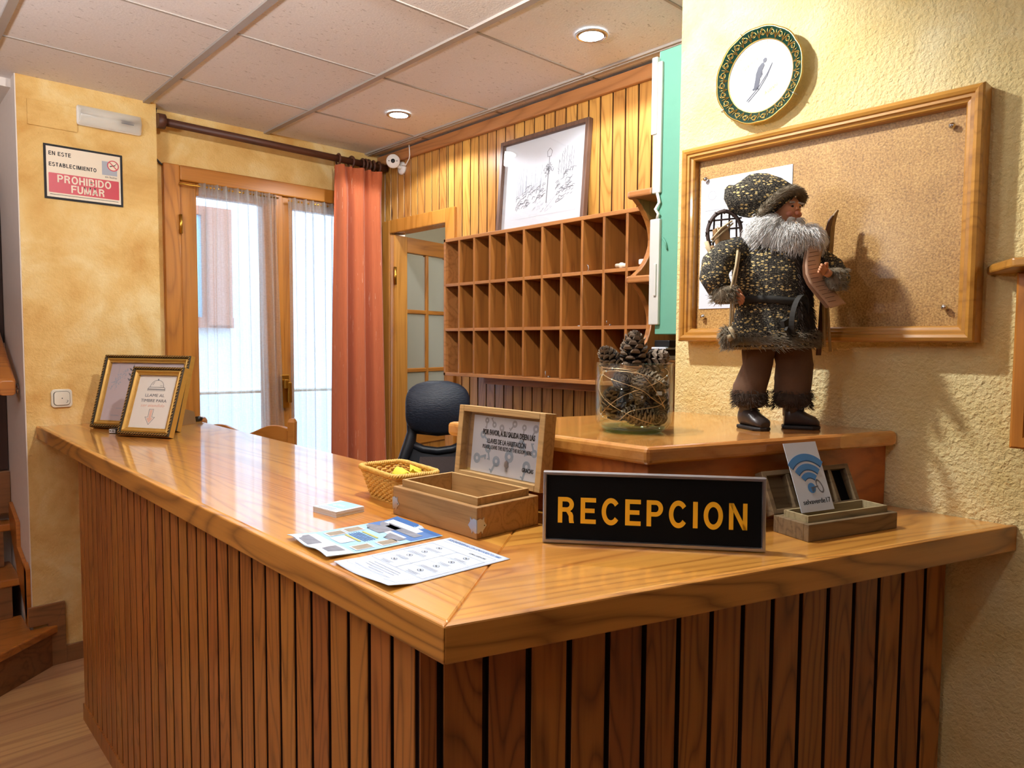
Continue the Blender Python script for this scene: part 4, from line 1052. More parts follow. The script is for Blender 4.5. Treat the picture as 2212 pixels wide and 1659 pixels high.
# ------------------------------------------------------------------ RECEPCION sign
sg = root('reception_sign', 'black counter sign with yellow capital lettering and silver rim', 'sign', (.922, .911, CT))
rv = Vector((.633, -.774, 0)).normalized(); upv = Vector((.06*.774, .06*.633, 1)).normalized()
PS = plane((0, 0, 0.0018), rv, upv); SW, SH = .397, .131
MB().box(.003, SW-.003, .003, SH-.003, -.012, 0, PS).build('board', M['black_matte'], sg)
q = MB(); frame_sweep(q, SW, SH, [(0, -.014), (0, .003), (.0015, .004), (.0055, .004), (.007, .0005), (.007, -.014)], PS @ T(SW/2, SH/2, 0)); q.build('rim', M['nickel'], sg)
for q in gtext('RECEPCION', .338, .0475, PS @ T(SW/2-.002, SH/2-.005, .0003), .26): q.build('letter', M['yellow_letter'], sg)
q = MB(); q.box(.19, .21, .0, .09, -.034, -.014, PS); q.build('back_foot', M['black'], sg)

# ------------------------------------------------------------------ small grey box with wifi card
wb = root('wifi_card_box', 'small weathered wooden box with its divided lid open behind the wifi card', 'box', (1.296, .582, CT), R(-16.9))
WL, WD, WH = .25, .086, .033
q = MB(); q.box(0, WL, 0, .012, 0, WH); q.box(0, WL, WD-.012, WD, 0, WH); q.box(0, .012, .012, WD-.012, 0, WH); q.box(WL-.012, WL, .012, WD-.012, 0, WH); q.box(.012, WL-.012, .012, WD-.012, 0, .006)
q.build('base', [M['box_grey']], wb, bevel=.0012)
q = MB(); z_ = .0455
q.box(.013, WL-.013, .013, .018, .006, z_); q.box(.013, WL-.013, WD-.018, WD-.013, .006, z_); q.box(.013, .018, .018, WD-.018, .006, z_); q.box(WL-.018, WL-.013, .018, WD-.018, .006, z_)
q.build('inner_lip', M['box_grey_top'], wb, bevel=.0008)
ln = R(25); PW = plane((0, WD-.002, WH+.001), (1, 0, 0), (0, math.sin(ln), math.cos(ln)))
q = MB(); WLH = .088
for x0_, x1_, y0_, y1_ in ((0, .011, 0, WLH), (WL-.011, WL, 0, WLH), (.011, WL-.011, 0, .010), (.011, WL-.011, WLH-.010, WLH), (.063, .073, .010, WLH-.010), (.185, .193, .010, WLH-.010)): q.box(x0_, x1_, y0_, y1_, -.020, 0, PW)
ld = q.build('lid', M['box_grey'], wb, bevel=.001)
MB().box(.010, .212, .009, WLH-.009, -.019, -.015, PW).build('lid_panel', M['box_grey'], ld)
MB().box(.193, .239, .010, WLH-.009, -.0195, -.016, PW).build('lid_gap_shade', M['black_matte'], ld)  # black sheet painting the shade of the open lid section
for x in (.04, .20):
    MB().tube([(x, WD-.001, WH+.003), (x+.018, WD-.001, WH+.003)], .0022, 8).build('hinge', M['nickel'], wb)
wc = root('wifi_card', 'white card with blue wifi symbol and printed code standing in box', 'card', (1.296, .582, CT), R(-16.9))
ln2 = R(22); PK = plane((.052, WD-.022, .036), (1, .0, 0), (0, math.sin(ln2), math.cos(ln2))); cw, ch = .092, .142
MB().box(0, cw, 0, ch, 0, .0012, PK).build('card', M['paper'], wc)
def arc(mb, cx, cy, r0, r1, a0, a1, z, P, n=18):
    pts = [(r_*math.cos(a0+(a1-a0)*i/n)+cx, r_*math.sin(a0+(a1-a0)*i/n)+cy) for r_, rng in ((r1, range(n+1)), (r0, range(n, -1, -1))) for i in rng]
    for i in range(n):
        mb.prism([pts[i], pts[i+1], pts[2*n-i], pts[2*n+1-i]], z, z+.0004, P)
ctr = (.046, .048)
q = MB()
for r0, r1 in ((.020, .031), (.037, .049), (.056, .070)): arc(q, ctr[0], ctr[1], r0, r1, R(45), R(135), .0015, PK)
q.add([(ctr[0]-.001+.0105*math.cos(a*math.pi/12), ctr[1]-.001+.0105*math.sin(a*math.pi/12), .0018) for a in range(24)], [tuple(range(24))], PK)
q.build('wifi_symbol', M['wifi'], wc)
q = MB()
for r0, r1 in ((.0185, .0205), (.0352, .0372), (.054, .056)): arc(q, ctr[0], ctr[1], r0, r1, R(45), R(135), .0014, PK)
q.build('wifi_shade', M['wifi_dark'], wc)
q = MB(); q.line([(.044, .047), (.062, .049)], .003, PK @ T(0, 0, .002)); q.line([(.045, .046), (.045, .040)], .0025, PK @ T(0, 0, .002)); q.line([(.049, .046), (.049, .041)], .002, PK @ T(0, 0, .002))
N_ = 20; q.add([(.068+r_*.55*math.cos(a*2*math.pi/N_)-.25*r_*math.sin(a*2*math.pi/N_), .049+r_*math.sin(a*2*math.pi/N_), .002) for r_ in (.011, .0145) for a in range(N_)], [(a, (a+1) % N_, N_+(a+1) % N_, N_+a) for a in range(N_)], PK)
q.build('key_drawing', M['ink_grey'], wc)
q = MB(); q.text('selvaverde17', .014, PK @ T(.049, .020, .002), fit=(.076, None)); q.build('lettering', M['ink'], wc)

# ------------------------------------------------------------------ wicker basket with yellow slips
bk = root('wicker_basket', 'small yellow wicker basket with braided rim beside the wooden box', 'basket', (.928, 1.398, CT), R(84))
def rrect(hx, hy, rr, n=96):
    pts = []; per = []
    for cx, cy, a0 in ((hx-rr, hy-rr, 0), (-hx+rr, hy-rr, 90), (-hx+rr, -hy+rr, 180), (hx-rr, -hy+rr, 270)):
        for k in range(7): a = R(a0+15*k); pts.append(Vector((cx+rr*math.cos(a), cy+rr*math.sin(a))))
    pts.append(pts[0]); ln_ = [0]
    for a, b in zip(pts, pts[1:]): ln_.append(ln_[-1]+(b-a).length)
    out = []
    for i in range(n):
        s_ = ln_[-1]*i/n; k = max(j for j in range(len(ln_)) if ln_[j] <= s_+1e-9); k = min(k, len(pts)-2)
        t_ = (s_-ln_[k])/max(ln_[k+1]-ln_[k], 1e-9); p = pts[k].lerp(pts[k+1], t_); d_ = (pts[k+1]-pts[k])
        if d_.length < 1e-9: d_ = Vector((1, 0))
        d_.normalize(); out.append((p, Vector((d_.y, -d_.x))))
    return out
NB = 144; q = MB(); Hb = .062
for layer in range(13):
    t_ = layer/12; pr_ = rrect(.076+.019*t_, .041+.016*t_, .022, NB)
    path = [(p.x+nn.x*.0018*(1 if (i//3+layer) % 2 else -1), p.y+nn.y*.0018*(1 if (i//3+layer) % 2 else -1), .004+Hb*t_) for i, (p, nn) in enumerate(pr_)]
    q.tube(path+path[:1], .0024, 6, caps=False)
q.build('woven_side', M['wicker'], bk)
q = MB(); lo, hi = rrect(.076, .041, .022, 48), rrect(.095, .057, .022, 48)
for (p, _), (p2, _) in zip(lo, hi): q.tube([(p.x, p.y, .002), (p2.x, p2.y, Hb+.006)], .0016, 5)
q.build('stake', M['wicker'], bk)
q = MB(); pr_ = rrect(.097, .059, .024, 220)
for ph in (0, 2.1, 4.2):
    path = []
    for i, (p, nn) in enumerate(pr_):
        a = i/220*2*math.pi*34+ph; path.append((p.x+nn.x*.0035*math.cos(a), p.y+nn.y*.0035*math.cos(a), Hb+.009+.0035*math.sin(a)))
    q.tube(path+path[:1], .0032, 6, caps=False)
q.build('braided_rim', M['wicker'], bk)
MB().prism([(p.x, p.y) for p, _ in rrect(.078, .043, .022, 40)], 0, .004).build('bottom', M['wicker'], bk)
for i, (x, y, a, s_, lb) in enumerate(((-.006, .0, 20, .8, 'folded yellow slip standing in the wicker basket, the left one'), (-.034, -.012, 70, .85, 'crumpled yellow slip lying in the wicker basket, the right one'))):
    o = MB().grid(lambda u, v: ((u-.5)*.05*s_, (v-.5)*.03, .052+.017*abs(math.sin(u*3.4+i))*s_+.006*v), 10, 4).build('yellow_slip', M['yellow_paper'], None, loc=(0, 0, 0))
    c_, s2 = math.cos(R(84)), math.sin(R(84))
    o.location = (.928+x*c_-y*s2, 1.398+x*s2+y*c_, CT+.008); o.rotation_euler = (R(14), R(-10), R(a))
    tag(o, lb, 'paper slip', 'yellow slips in the basket')
    so = o.modifiers.new('thick', 'SOLIDIFY'); so.thickness = .0008

# ------------------------------------------------------------------ card stack and leaflets
cs = root('business_card_stack', 'small stack of pale blue and white cards on the counter', 'cards', (.757, 1.372, CT), R(97))
q = MB(); rnd = random.Random(8)
for k in range(12):
    a, b = rnd.uniform(-.0008, .0008), rnd.uniform(-.0008, .0008); q.box(-.042+a, .042+a, -.036+b, .036+b, .001*k, .001*k+.0009)
q.build('cards', M['paper'], cs)
tp = MB().box(-.042, .042, -.036, .036, .0121, .0127).build('top_card', M['paper'], cs)
MB().box(-.034, .030, -.0355, .012, .0128, .0130).build('blue_panel', M['sky_blue'], tp)
q = MB()
for y, x0_, x1_ in ((-.002, -.02, .015), (-.008, -.015, .01)): q.line([(x0_, y), (x1_, y)], .002, T(0, 0, .0131))
q.ball((.012, .002, .0131), .006, .004, .0003, 12, 4); q.build('white_print', M['paper'], tp)
q = MB()
for k in range(3): q.line([(-.02, .019+.005*k), (.03, .019+.005*k)], .0018, T(0, 0, .0129))
q.build('print', M['ink_blue'], tp)

def leaflet(name, label, loc, rz, w_, d_, curl, build):
    r = root(name, label, 'leaflet', loc, rz, 'leaflets lying on the counter')
    q = MB(); q.grid(lambda u, v: (u*w_, v*d_, 0), 24, 16, True)
    parts = [(q, 'sheet', M['paper_blue'], 0)]
    parts += build(w_, d_)
    sheet = None
    for mb, nm, mat, lift in parts:
        for v in mb.v: v.z += curl(v.x/w_, v.y/d_)+lift*1.2+(.0012 if sheet is None else .0016)
        o = mb.build(nm, mat, r if sheet is None else sheet)
        if sheet is None:
            sheet = o; so = o.modifiers.new('thick', 'SOLIDIFY'); so.thickness = .0005; so.offset = 0
    return r
def sub(mb, x0_, x1_, y0_, y1_, nx=6, ny=4, jag=None):
    mb.grid(lambda u, v: (x0_+(x1_-x0_)*u, y0_+(y1_-y0_)*v*(1 if jag is None or v < .99 else jag(u)), 0), nx, ny, False)
def lf1(w_, d_):
    o = []
    def S(nm, mat, lift, *rects, jag=None):
        for x0_, x1_, y0_, y1_ in rects:
            q = MB(); sub(q, x0_, x1_, y0_, y1_, max(2, int((x1_-x0_)/.01)), max(2, int((y1_-y0_)/.02)), jag); o.append((q, nm, M[mat], lift))
    S('blue_ground', 'sky_blue', .0003, (0, w_, 0, d_))
    S('sky_print', 'deep_blue', .0005, (.168, w_, .004, d_))
    S('snow_print', 'photo_snow', .0007, (0, .052, 0, d_-.012), (.20, .222, .045, .16), (.160, .175, .03, .12))
    S('mountain_print', 'photo_grey', .0009, (.012, .045, .02, .06), (.006, .034, .09, .15), jag=lambda u: .6+.4*abs(math.sin(u*8)))
    S('mountain_print', 'photo_grey', .0009, (.15, .20, .09, .165), (.185, .205, .02, .15), (.142, .168, .02, .08), jag=lambda u: .6+.4*abs(math.sin(u*5)))
    for x0_, y0_ in ((.065, .125), (.105, .130), (.062, .012), (.112, .010)):
        S('photo_border', 'paper', .0009, (x0_, x0_+.038, y0_, y0_+.03)); S('photo_print', 'photo_sand', .0011, (x0_+.003, x0_+.035, y0_+.003, y0_+.027))
    S('text_field', 'paper', .0009, (.06, .09, .07, .115)); S('olive_bar', 'olive', .0011, (.092, .097, .06, .12), (.128, .133, .06, .12))
    q = MB()
    for k in range(5): q.line([(.102+.005*k, .055), (.102+.005*k, .12)], .0018, Matrix.Identity(4))
    o.append((q, 'text_lines', M['deep_blue'], .0011))
    return o
leaflet('photo_leaflet', 'blue leaflet with snowy mountain photos, the farther of two leaflets', (.571, 1.077, CT), R(-3), .237, .170,
        lambda u, v: .010*max(0, .28-u)**1.2*4*(.4+.6*math.sin(v*5+.5)**2)+.004*max(0, u-.9)*10*(v > .4), lf1)
def lf2(w_, d_):
    o = []
    TX = lambda x, y: T(x, y, 0) @ RZ(R(-90))
    q = MB(); q.text('¿POR QUÉ RESERVAR CON APARTAMENTOS 3000?', .010, TX(w_-.012, d_/2), fit=(.150, None), ex=.0001); o.append((q, 'title_lettering', M['deep_blue'], .0006))
    q = MB()
    def rc_(x0_, x1_, y0_, y1_): q.line([(x0_, y0_), (x1_, y0_), (x1_, y1_), (x0_, y1_), (x0_, y0_)], .0007, Matrix.Identity(4), .0001)
    rc_(.018, w_-.024, .010, d_-.010); rc_(.066, w_-.048, .010, d_/2)
    rc_(.066, w_-.048, d_/2, d_-.010)
    for k in range(1, 4): q.line([(.066+.031*k, .012), (.066+.031*k, d_-.012)], .0004, Matrix.Identity(4), .0001)
    rnd = random.Random(4)
    for k in range(4):
        for yy in (d_*.27, d_*.73):
            x = .070+.031*k
            for j in range(3): l = rnd.uniform(.012, .026); q.line([(x+.003*j, yy-l), (x+.003*j, yy+l)], .0009, Matrix.Identity(4), .0001)
    for j in range(5): l = rnd.uniform(.02, .06); q.line([(.027+.007*j, d_*.55-l), (.027+.007*j, d_*.55+l)], .0011, Matrix.Identity(4), .0001)
    o.append((q, 'ruled_lines', M['ink_pale'], .0006))
    q = MB()
    for k in range(4):
        for yy in (d_*.27, d_*.73):
            x = .070+.031*k+.018
            q.add([(x+r_*math.cos(a*math.pi/8), yy+r_*1.3*math.sin(a*math.pi/8), 0) for r_ in (.0042, .005) for a in range(16)], [(a, (a+1) % 16, 16+(a+1) % 16, 16+a) for a in range(16)])
            q.line([(x-.002, yy-.003), (x+.002, yy+.003)], .0012, Matrix.Identity(4), .0001); q.line([(x+.002, yy-.002), (x-.001, yy+.001)], .0012, Matrix.Identity(4), .0001)
    q.text('OTRAS AGENCIAS', .006, TX(w_-.036, d_*.26), ex=.0001, fit=(.045, None)); o.append((q, 'icons', M['ink'], .0008))
    return o
leaflet('printed_leaflet', 'white leaflet with ruled icon table, the nearer of two leaflets', (.567, .881, CT), R(-1.5), .240, .172,
        lambda u, v: .008*max(0, .2-u)*5*(.5+.5*math.sin(v*4+2)), lf2)

# ------------------------------------------------------------------ gilt picture frames on the counter
GP = [(0, -.016), (0, .010), (.004, .016), (.010, .014)]
def gilt(name, label, loc, rv, W_, H_, lean):
    r = root(name, label, 'picture frame', loc)
    rv = Vector(rv).normalized(); back = Vector((-rv.y, rv.x, 0))
    P_ = plane((0, 0, .016*math.sin(lean)), rv, Vector((0, 0, 1))*math.cos(lean)+back*math.sin(lean))
    Pc = P_ @ T(W_/2, H_/2, 0)
    q = MB(); frame_sweep(q, W_, H_, [(0, -.014), (0, .010), (.003, .014), (.009, .014), (.012, .009), (.012, -.014)], Pc)
    carved = q.build('carved_edge', M['gold_dark'], r)
    q = MB(); frame_sweep(q, W_+.0016, H_+.0016, [(0, -.014), (0, .0085), (.003, .0085), (.003, -.014)], Pc); q.build('gilt_side', M['gold'], r)
    q = MB(); per = [(-W_/2+.006, -H_/2+.006, 1, 0, W_-.012), (-W_/2+.006, H_/2-.006, 1, 0, W_-.012), (-W_/2+.006, -H_/2+.006, 0, 1, H_-.012), (W_/2-.006, -H_/2+.006, 0, 1, H_-.012)]
    for x, y, dx, dy, ln_ in per:
        n_ = int(ln_/.012)
        for k in range(n_):
            t_ = (k+.5)*ln_/n_; px, py = x+dx*t_, y+dy*t_
            q.tube([(px-dx*.005-dy*.003, py-dy*.005-dx*.003, .0143), (px, py, .0158), (px+dx*.005+dy*.003, py+dy*.005+dx*.003, .0143)], .0012, 5, Pc)
    q.build('carving', M['gold'], carved)
    q = MB(); frame_sweep(q, W_-.024, H_-.024, [(0, -.012), (0, .008), (.007, .012), (.012, .006), (.018, .004), (.019, -.012)], Pc); gm = q.build('gilt_moulding', M['gold'], r, bevel=.001)
    q = MB()
    w2, h2 = W_-.024-.036, H_-.024-.036
    for x, y, dx, dy, ln_ in ((-w2/2, -h2/2, 1, 0, w2), (-w2/2, h2/2, 1, 0, w2), (-w2/2, -h2/2, 0, 1, h2), (w2/2, -h2/2, 0, 1, h2)):
        n_ = int(ln_/.0052)
        for k in range(n_): q.ball((x+dx*(k+.5)*ln_/n_, y+dy*(k+.5)*ln_/n_, .004), .002, n=6, m=4, M4=Pc)
    q.build('bead_moulding', M['gold'], r)
    MB().box(.010, W_-.010, .010, H_-.010, -.013, -.009, P_).build('backing', M['kraft'], r)
    return r, P_, w2, h2
gl, PG, w2, h2 = gilt('landscape_gilt_frame', 'large landscape gilt frame with lilac floral print, at the counter end', (.71, 3.358, CT), (.52, -.854, 0), .435, .312, R(17))
MB().box(.028, .407, .028, .284, -.008, -.004, PG).build('print', M['paper_lilac'], gl)
q = MB(); rnd = random.Random(2); P2 = PG @ T(0, 0, -.0035)
def leafs(q, x, y, a, s):
    q.prism([(x, y), (x+s*.5*math.cos(a+.35), y+s*.5*math.sin(a+.35)), (x+s*math.cos(a), y+s*math.sin(a)), (x+s*.5*math.cos(a-.35), y+s*.5*math.sin(a-.35))], 0, .0003, P2)
for k in range(3):
    leafs(q, .145, .246-.022*k, R(35), .024); leafs(q, .145, .246-.022*k, R(145), .024)
leafs(q, .145, .254, R(80), .022); q.line([(.145, .195), (.145, .25)], .0012, P2)
q.build('leaf_print', M['ink_grey'], gl)
q = MB()
for k in range(46):
    t_ = k/45; leafs(q, .050+.070*t_+rnd.uniform(-.012, .012), .175+.075*t_+rnd.uniform(-.014, .014), rnd.uniform(0, 6.28), rnd.uniform(.008, .016))
q.line([(.075, .272), (.073, .16)], .001, P2); q.build('flower_print', M['ink_pale'], gl)
q = MB()
for y, x0_, x1_ in ((.165, .15, .22), (.142, .15, .23), (.085, .10, .2), (.055, .08, .12)): q.line([(x0_, y), (x1_, y)], .003, P2)
q.build('text_lines', M['ink_pale'], gl)
b_ = Vector((.854, .52, 0)); p0 = Vector((.52, -.854, 0))*.289
q = MB(); th = Vector((.52, -.854, 0))*.002
pts = [p0+b_*.024+Vector((0, 0, .01)), p0+b_*.060+Vector((0, 0, .115)), p0+b_*.265+Vector((0, 0, .055)), p0+b_*.275+Vector((0, 0, .001)), p0+b_*.05+Vector((0, 0, .001))]
q.loft([[tuple(p-th) for p in pts], [tuple(p+th) for p in pts]], True, True, False); q.build('easel_back', M['kraft'], gl)
pc_ = p0+b_*.075
q = MB(); q.ball(tuple(pc_+Vector((-.004, -.004, .045))), .010, n=10, m=6); q.tube([pc_+Vector((-.005, -.006, .04)), pc_+Vector((-.01, -.012, .02)), pc_+Vector((-.02, -.02, .003))], .003, 6); q.build('black_clip', M['black'], gl)
gs, PG, w2, h2 = gilt('portrait_gilt_frame', 'small portrait gilt frame with call bell notice, in front of larger frame', (.729, 3.017, CT), (.5, -.866, 0), .245, .272, R(19))
MB().box(.028, .217, .028, .244, -.008, -.004, PG).build('print', M['paper_cream'], gs)
P2 = PG @ T(.1225, .004, -.0036) @ Matrix.Diagonal((1.22, 1.05, 1, 1))
q = MB()
q.line([(.026*math.cos(R(a)), .182+.026*math.sin(R(a))) for a in range(0, 181, 12)], .0013, P2); q.line([(-.03, .181), (.03, .181), (.034, .174), (-.034, .174), (-.03, .181)], .0013, P2)
q.line([(-.034, .172), (.034, .172), (.034, .168), (-.034, .168), (-.034, .172)], .001, P2); q.line([(0, .208), (0, .212)], .004, P2); q.line([(-.018, .19), (-.012, .2)], .001, P2); q.line([(.012, .187), (.022, .187)], .001, P2)
q.line([(-.008, .098), (-.008, .068), (-.019, .068), (0, .040), (.019, .068), (.008, .068), (.008, .098), (-.008, .098)], .0012, P2)
q.text('LLAME AL', .016, P2 @ T(0, .150, 0), fit=(.075, None)); q.text('TIMBRE PARA', .016, P2 @ T(0, .130, 0), fit=(.100, None))
q.build('lettering', M['ink_grey'], gs)
q = MB(); q.text('ser atendido', .016, P2 @ T(0, .112, 0), fit=(.092, None), shear=.3); q.prism([(-.005, .095), (-.005, .064), (-.012, .064), (0, .046), (.012, .064), (.005, .064), (.005, .095)], 0, .0002, P2); q.build('peach_lettering', M['ink_peach'], gs)
ub = root('small_black_device', 'tiny black device with white barcode label between the gilt frames', 'device', (.742, 3.115, CT), math.atan2(-.854, .52))
MB().box(-.022, .03, -.012, .012, 0, .020).build('body', M['black'], ub, bevel=.003)
lb = MB().box(-.020, .010, -.0126, -.012, .003, .017).build('label', M['paper'], ub)
q = MB()
for k in range(5): q.box(-.008+.003*k, -.0065+.003*k, -.0129, -.0126, .005, .015)
q.box(-.018, -.011, -.0129, -.0126, .008, .013); q.build('barcode', M['ink'], lb)
pp = root('cable_plug', 'small black and white plug lying beyond the landscape gilt frame', 'plug', (1.125, 3.335, CT), R(20))
MB().tube([(0, 0, .012), (.024, 0, .012)], .012, 12).build('body', M['black'], pp); MB().ball((.022, 0, .016), .010, n=10, m=6).build('cap', M['white_plastic'], pp); MB().tube([(.024, .004, .014), (.05, .01, .012)], .0025, 6).build('pin', M['nickel'], pp)
# ================================================================== BEHIND THE COUNTER
# office chair
oc = root('office_chair', 'black mesh office chair with padded headrest behind the counter', 'chair', (1.80, 2.41, 0), R(-42.7+6))
q = MB(); rows = []
for j in range(19):
    t_ = .01+.98*j/18; hw = .124*max(.0, 1-abs(2*t_-1)**(3.4 if t_ > .5 else 4.6))**.5+.012; z = 1.030+.228*t_
    ring = []
    for k in range(28):
        a = 2*math.pi*k/28; x = hw*math.cos(a); th_ = .020+.010*math.sin(math.pi*t_)
        y = th_*math.copysign(abs(math.sin(a))**.8, math.sin(a))+.35*x*x*6*.35-.03*math.sin(math.pi*t_)
        ring.append((x, y, z))
    rows.append(ring)
q.loft(rows); q.build('headrest', M['mesh_black'], oc)
q = MB()
for s_ in (-1, 1):
    q.tube([(s_*.122, .03, 1.19), (s_*.120, .035, 1.10), (s_*.110, .035, 1.035), (s_*.120, .03, .985), (s_*.145, .02, .92), (s_*.185, .01, .84), (s_*.215, .0, .72), (s_*.21, 0, .58), (s_*.15, .01, .50)], [.009, .014, .022, .027, .024, .018, .016, .016, .016], 10)
q.tube([(-.115, .03, .985), (-.06, .02, .962), (0, .016, .955), (.06, .02, .962), (.115, .03, .985)], .017, 10)
q.tube([(-.108, .035, 1.04), (0, .02, 1.03), (.108, .035, 1.04)], .012, 10); q.tube([(-.15, .01, .50), (0, .015, .48), (.15, .01, .50)], .018, 10)
bf = q.build('back_frame', M['chair_shell'], oc)
def hwz(z): return .115+.10*max(0, min(1, (.97-z)/.25))**.8 if z > .72 else .215-.06*((.72-z)/.22)**2
MB().grid(lambda u, v: ((2*u-1)*(hwz(.50+.465*v)), .018-.03*(1-(2*u-1)**2)*math.sin(math.pi*v), .50+.465*v), 20, 24).build('outer_mesh', M['chair_shell'], oc)
MB().grid(lambda u, v: ((2*u-1)*(.075+.07*(1-v)), -.013-.018*math.sin(math.pi*v), .56+.375*v), 20, 24).build('lumbar_mesh', M['chair_grey'], oc)
MB().lathe([(0, .003), (.010, .003), (.013, 0)], 16, T(-.01, -.034, .87) @ Matrix.Rotation(R(90), 4, 'X')).build('adjuster', M['black'], oc)
MB().loft([[(.24*math.cos(a)*(.9+.1*abs(math.cos(a))), -.22+.23*math.sin(a), z) for a in [2*math.pi*k/28 for k in range(28)]] for z in (.445, .455, .485, .495)]).build('seat', M['mesh_black'], oc, bevel=.01)
MB().tube([(0, 0.01, .50), (0, .03, .44), (0, -.1, .42), (0, -.2, .42)], .02, 8).build('back_support', M['chair_shell'], oc)
MB().tube([(0, -.2, .44), (0, -.2, .10)], [.028, .022], 14).build('gas_column', M['chrome'], oc)
for k in range(5):
    a = R(72*k+20); q = MB(); q.tube([(0, -.2, .115), (.14*math.cos(a), -.2+.14*math.sin(a), .10), (.29*math.cos(a), -.2+.29*math.sin(a), .07)], [.026, .020, .014], 8); lg_ = q.build('base_leg', M['chair_shell'], oc)
    q = MB(); q.tube([(.29*math.cos(a)-.02*math.sin(a), -.2+.29*math.sin(a)+.02*math.cos(a), .03), (.29*math.cos(a)+.02*math.sin(a), -.2+.29*math.sin(a)-.02*math.cos(a), .03)], .029, 14); q.build('caster', M['black'], lg_)
for s_ in (-1, 1):
    q = MB(); q.tube([(s_*.23, -.12, .46), (s_*.27, -.12, .52), (s_*.27, -.14, .64)], .014, 8); q.box(s_*.27-.035, s_*.27+.035, -.27, -.03, .64, .665); q.build('armrest', M['chair_shell'], oc, bevel=.006)

# wooden chair by the window: local x along the top rail, local -y towards the desk
wch = root('wooden_chair', 'wooden chair with curved top rail between the counter and the window', 'chair', (1.345, 3.33, 0), math.atan2(.747, -.666))
for s_ in (-1, 1):
    q = MB(); q.prism([(-.018, -.02), (.018, -.02), (.018, .02), (-.018, .02)], 0, .47, T(s_*.225, 0, 0))
    q.loft([[(s_*.225+x, y-(.0 if z < .5 else .04*(z-.47)), z) for x, y in ((-.018, -.02), (.018, -.02), (.018, .02), (-.018, .02))] for z in (.47, .8, 1.035)]+[[(s_*.225+x*.6, y*.6-.023, 1.052) for x, y in ((-.018, -.02), (.018, -.02), (.018, .02), (-.018, .02))]], True, True, False)
    q.build('rear_leg', M['chairwood'], wch, bevel=.006)
    MB().box(s_*.205-.017, s_*.205+.017, .33, .365, 0, .435).build('leg', M['chairwood'], wch, bevel=.005)
def toprail(x): t_ = x/.21; return 1.003+.016*math.cos((abs(t_)-.66)*math.pi*1.35)-.03*max(0, .5-abs(t_))
q = MB(); rings = []
for k in range(25):
    x = -.21+.42*k/24; z1_ = toprail(x); rings.append([(x, -.030, z1_-.075), (x, -.030, z1_), (x, -.008, z1_), (x, -.008, z1_-.075)])
q.loft(rings, True, True, False); q.build('top_rail', M['chairwood'], wch, bevel=.004)
MB().box(-.21, .21, -.022, -.004, .68, .73).build('back_rail', M['chairwood'], wch, bevel=.004)
MB().box(-.235, .235, -.015, .38, .435, .455).build('seat', M['chairwood'], wch, bevel=.006)
for y in (.0, .35): MB().box(-.2, .2, y-.01, y+.01, .20, .235).build('stretcher', M['chairwood'], wch, bevel=.003)

# magazines on the bottom corner shelf
for k, (mt, lb, hh_) in enumerate((('paper', 'white magazine at the bottom of the stack behind the pine cone vase', .016), ('black', 'black folder in the middle of the stack behind the pine cone vase', .02), ('paper', 'thin white booklet near the top of the stack behind pine cones', .008), ('black', 'black sleeve on top of the stack behind the pine cone vase', .024))):
    z0_ = 1.3627+(0, .0165, .037, .0455)[k]
    o = MB().box(-.10, .10, -.030, .030, 0, hh_).build('magazine', M[mt], None, bevel=.003, loc=(2.14+.01*k, 1.484-.002*k, z0_), rot=(0, 0, R(3*k-4)))
    tag(o, lb, 'magazine', 'papers on the corner shelf')

# ================================================================== ON THE RAISED CABINET
PT_ = 1.225
U = Vector((.735, -.678, 0)); Wd = Vector((.678, .735, 0))
# glass vase
VC = Vector((1.268, .972, PT_))
va = root('glass_vase', 'wide clear glass vase filled with pine cones on the raised cabinet', 'vase', VC)
MB().lathe([(.058, .010), (.070, .013), (.079, .024), (.0825, .045), (.0826, .1515), (.0842, .1525), (.0858, .1515), (.0856, .045), (.083, .022), (.074, .008), (.060, .002)], 64).build('bowl', M['vase_glass'], va)
MB().lathe([(.001, .0), (.058, .0), (.070, .006), (.070, .011), (.058, .010), (.001, .007)], 48).build('thick_base', M['vase_base'], va)
# pine cones
def cone_mesh(seed, L=.075, rm=.030, NS=64, openness=1.0):
    rnd = random.Random(seed); mb = MB()
    prof = lambda t: math.sin(math.pi*min(1, .16+.84*t)**.75)**.8*(1-.15*t)
    mb.cur = 0; mb.tube([(0, 0, 0), (0, 0, L*.5), (0, 0, L*.95)], [rm*.42, rm*.42, rm*.12], 8)
    for i in range(NS):
        t_ = (i+.5)/NS; a = i*2.39996; z = L*t_*.93; ln_ = rm*prof(t_)*rnd.uniform(.9, 1.08); lift = (.15+.9*t_)*openness
        wd_ = .0085*(.55+.6*prof(t_)); ca, sa = math.cos(a), math.sin(a)
        M4 = Matrix(((ca, -sa, 0, 0), (sa, ca, 0, 0), (0, 0, 1, z), (0, 0, 0, 1)))
        r0, th = rm*.25, .0016
        st_ = [(r0, .25, 0), (ln_*.62, .8, .25), (ln_*.88, 1, .55), (ln_*1.0, .62, .95)]
        vs = []
        for (x, wf, h) in st_:
            zz_ = h*ln_*.62*lift; w_ = wd_*wf
            vs += [(x, -w_, zz_-th), (x, w_, zz_-th), (x, w_, zz_+th), (x, 0, zz_+th*1.9), (x, -w_, zz_+th)]
        fs = []
        for k in range(3):
            for m_ in range(5): n_ = (m_+1) % 5; fs.append((k*5+m_, k*5+n_, (k+1)*5+n_, (k+1)*5+m_))
        mb.cur = 0; b0 = len(mb.f); mb.add(vs, fs+[(15, 16, 17, 18, 19)], M4)
        for k in range(b0+10, len(mb.f)): mb.mi[k] = 1
    return mb
protos = [cone_mesh(1, .075, .032, 56, 1.25), cone_mesh(2, .062, .028, 50, 1.3), cone_mesh(3, .085, .027, 90, .6)]
pobj = [None, None, None]
k_ = .00103
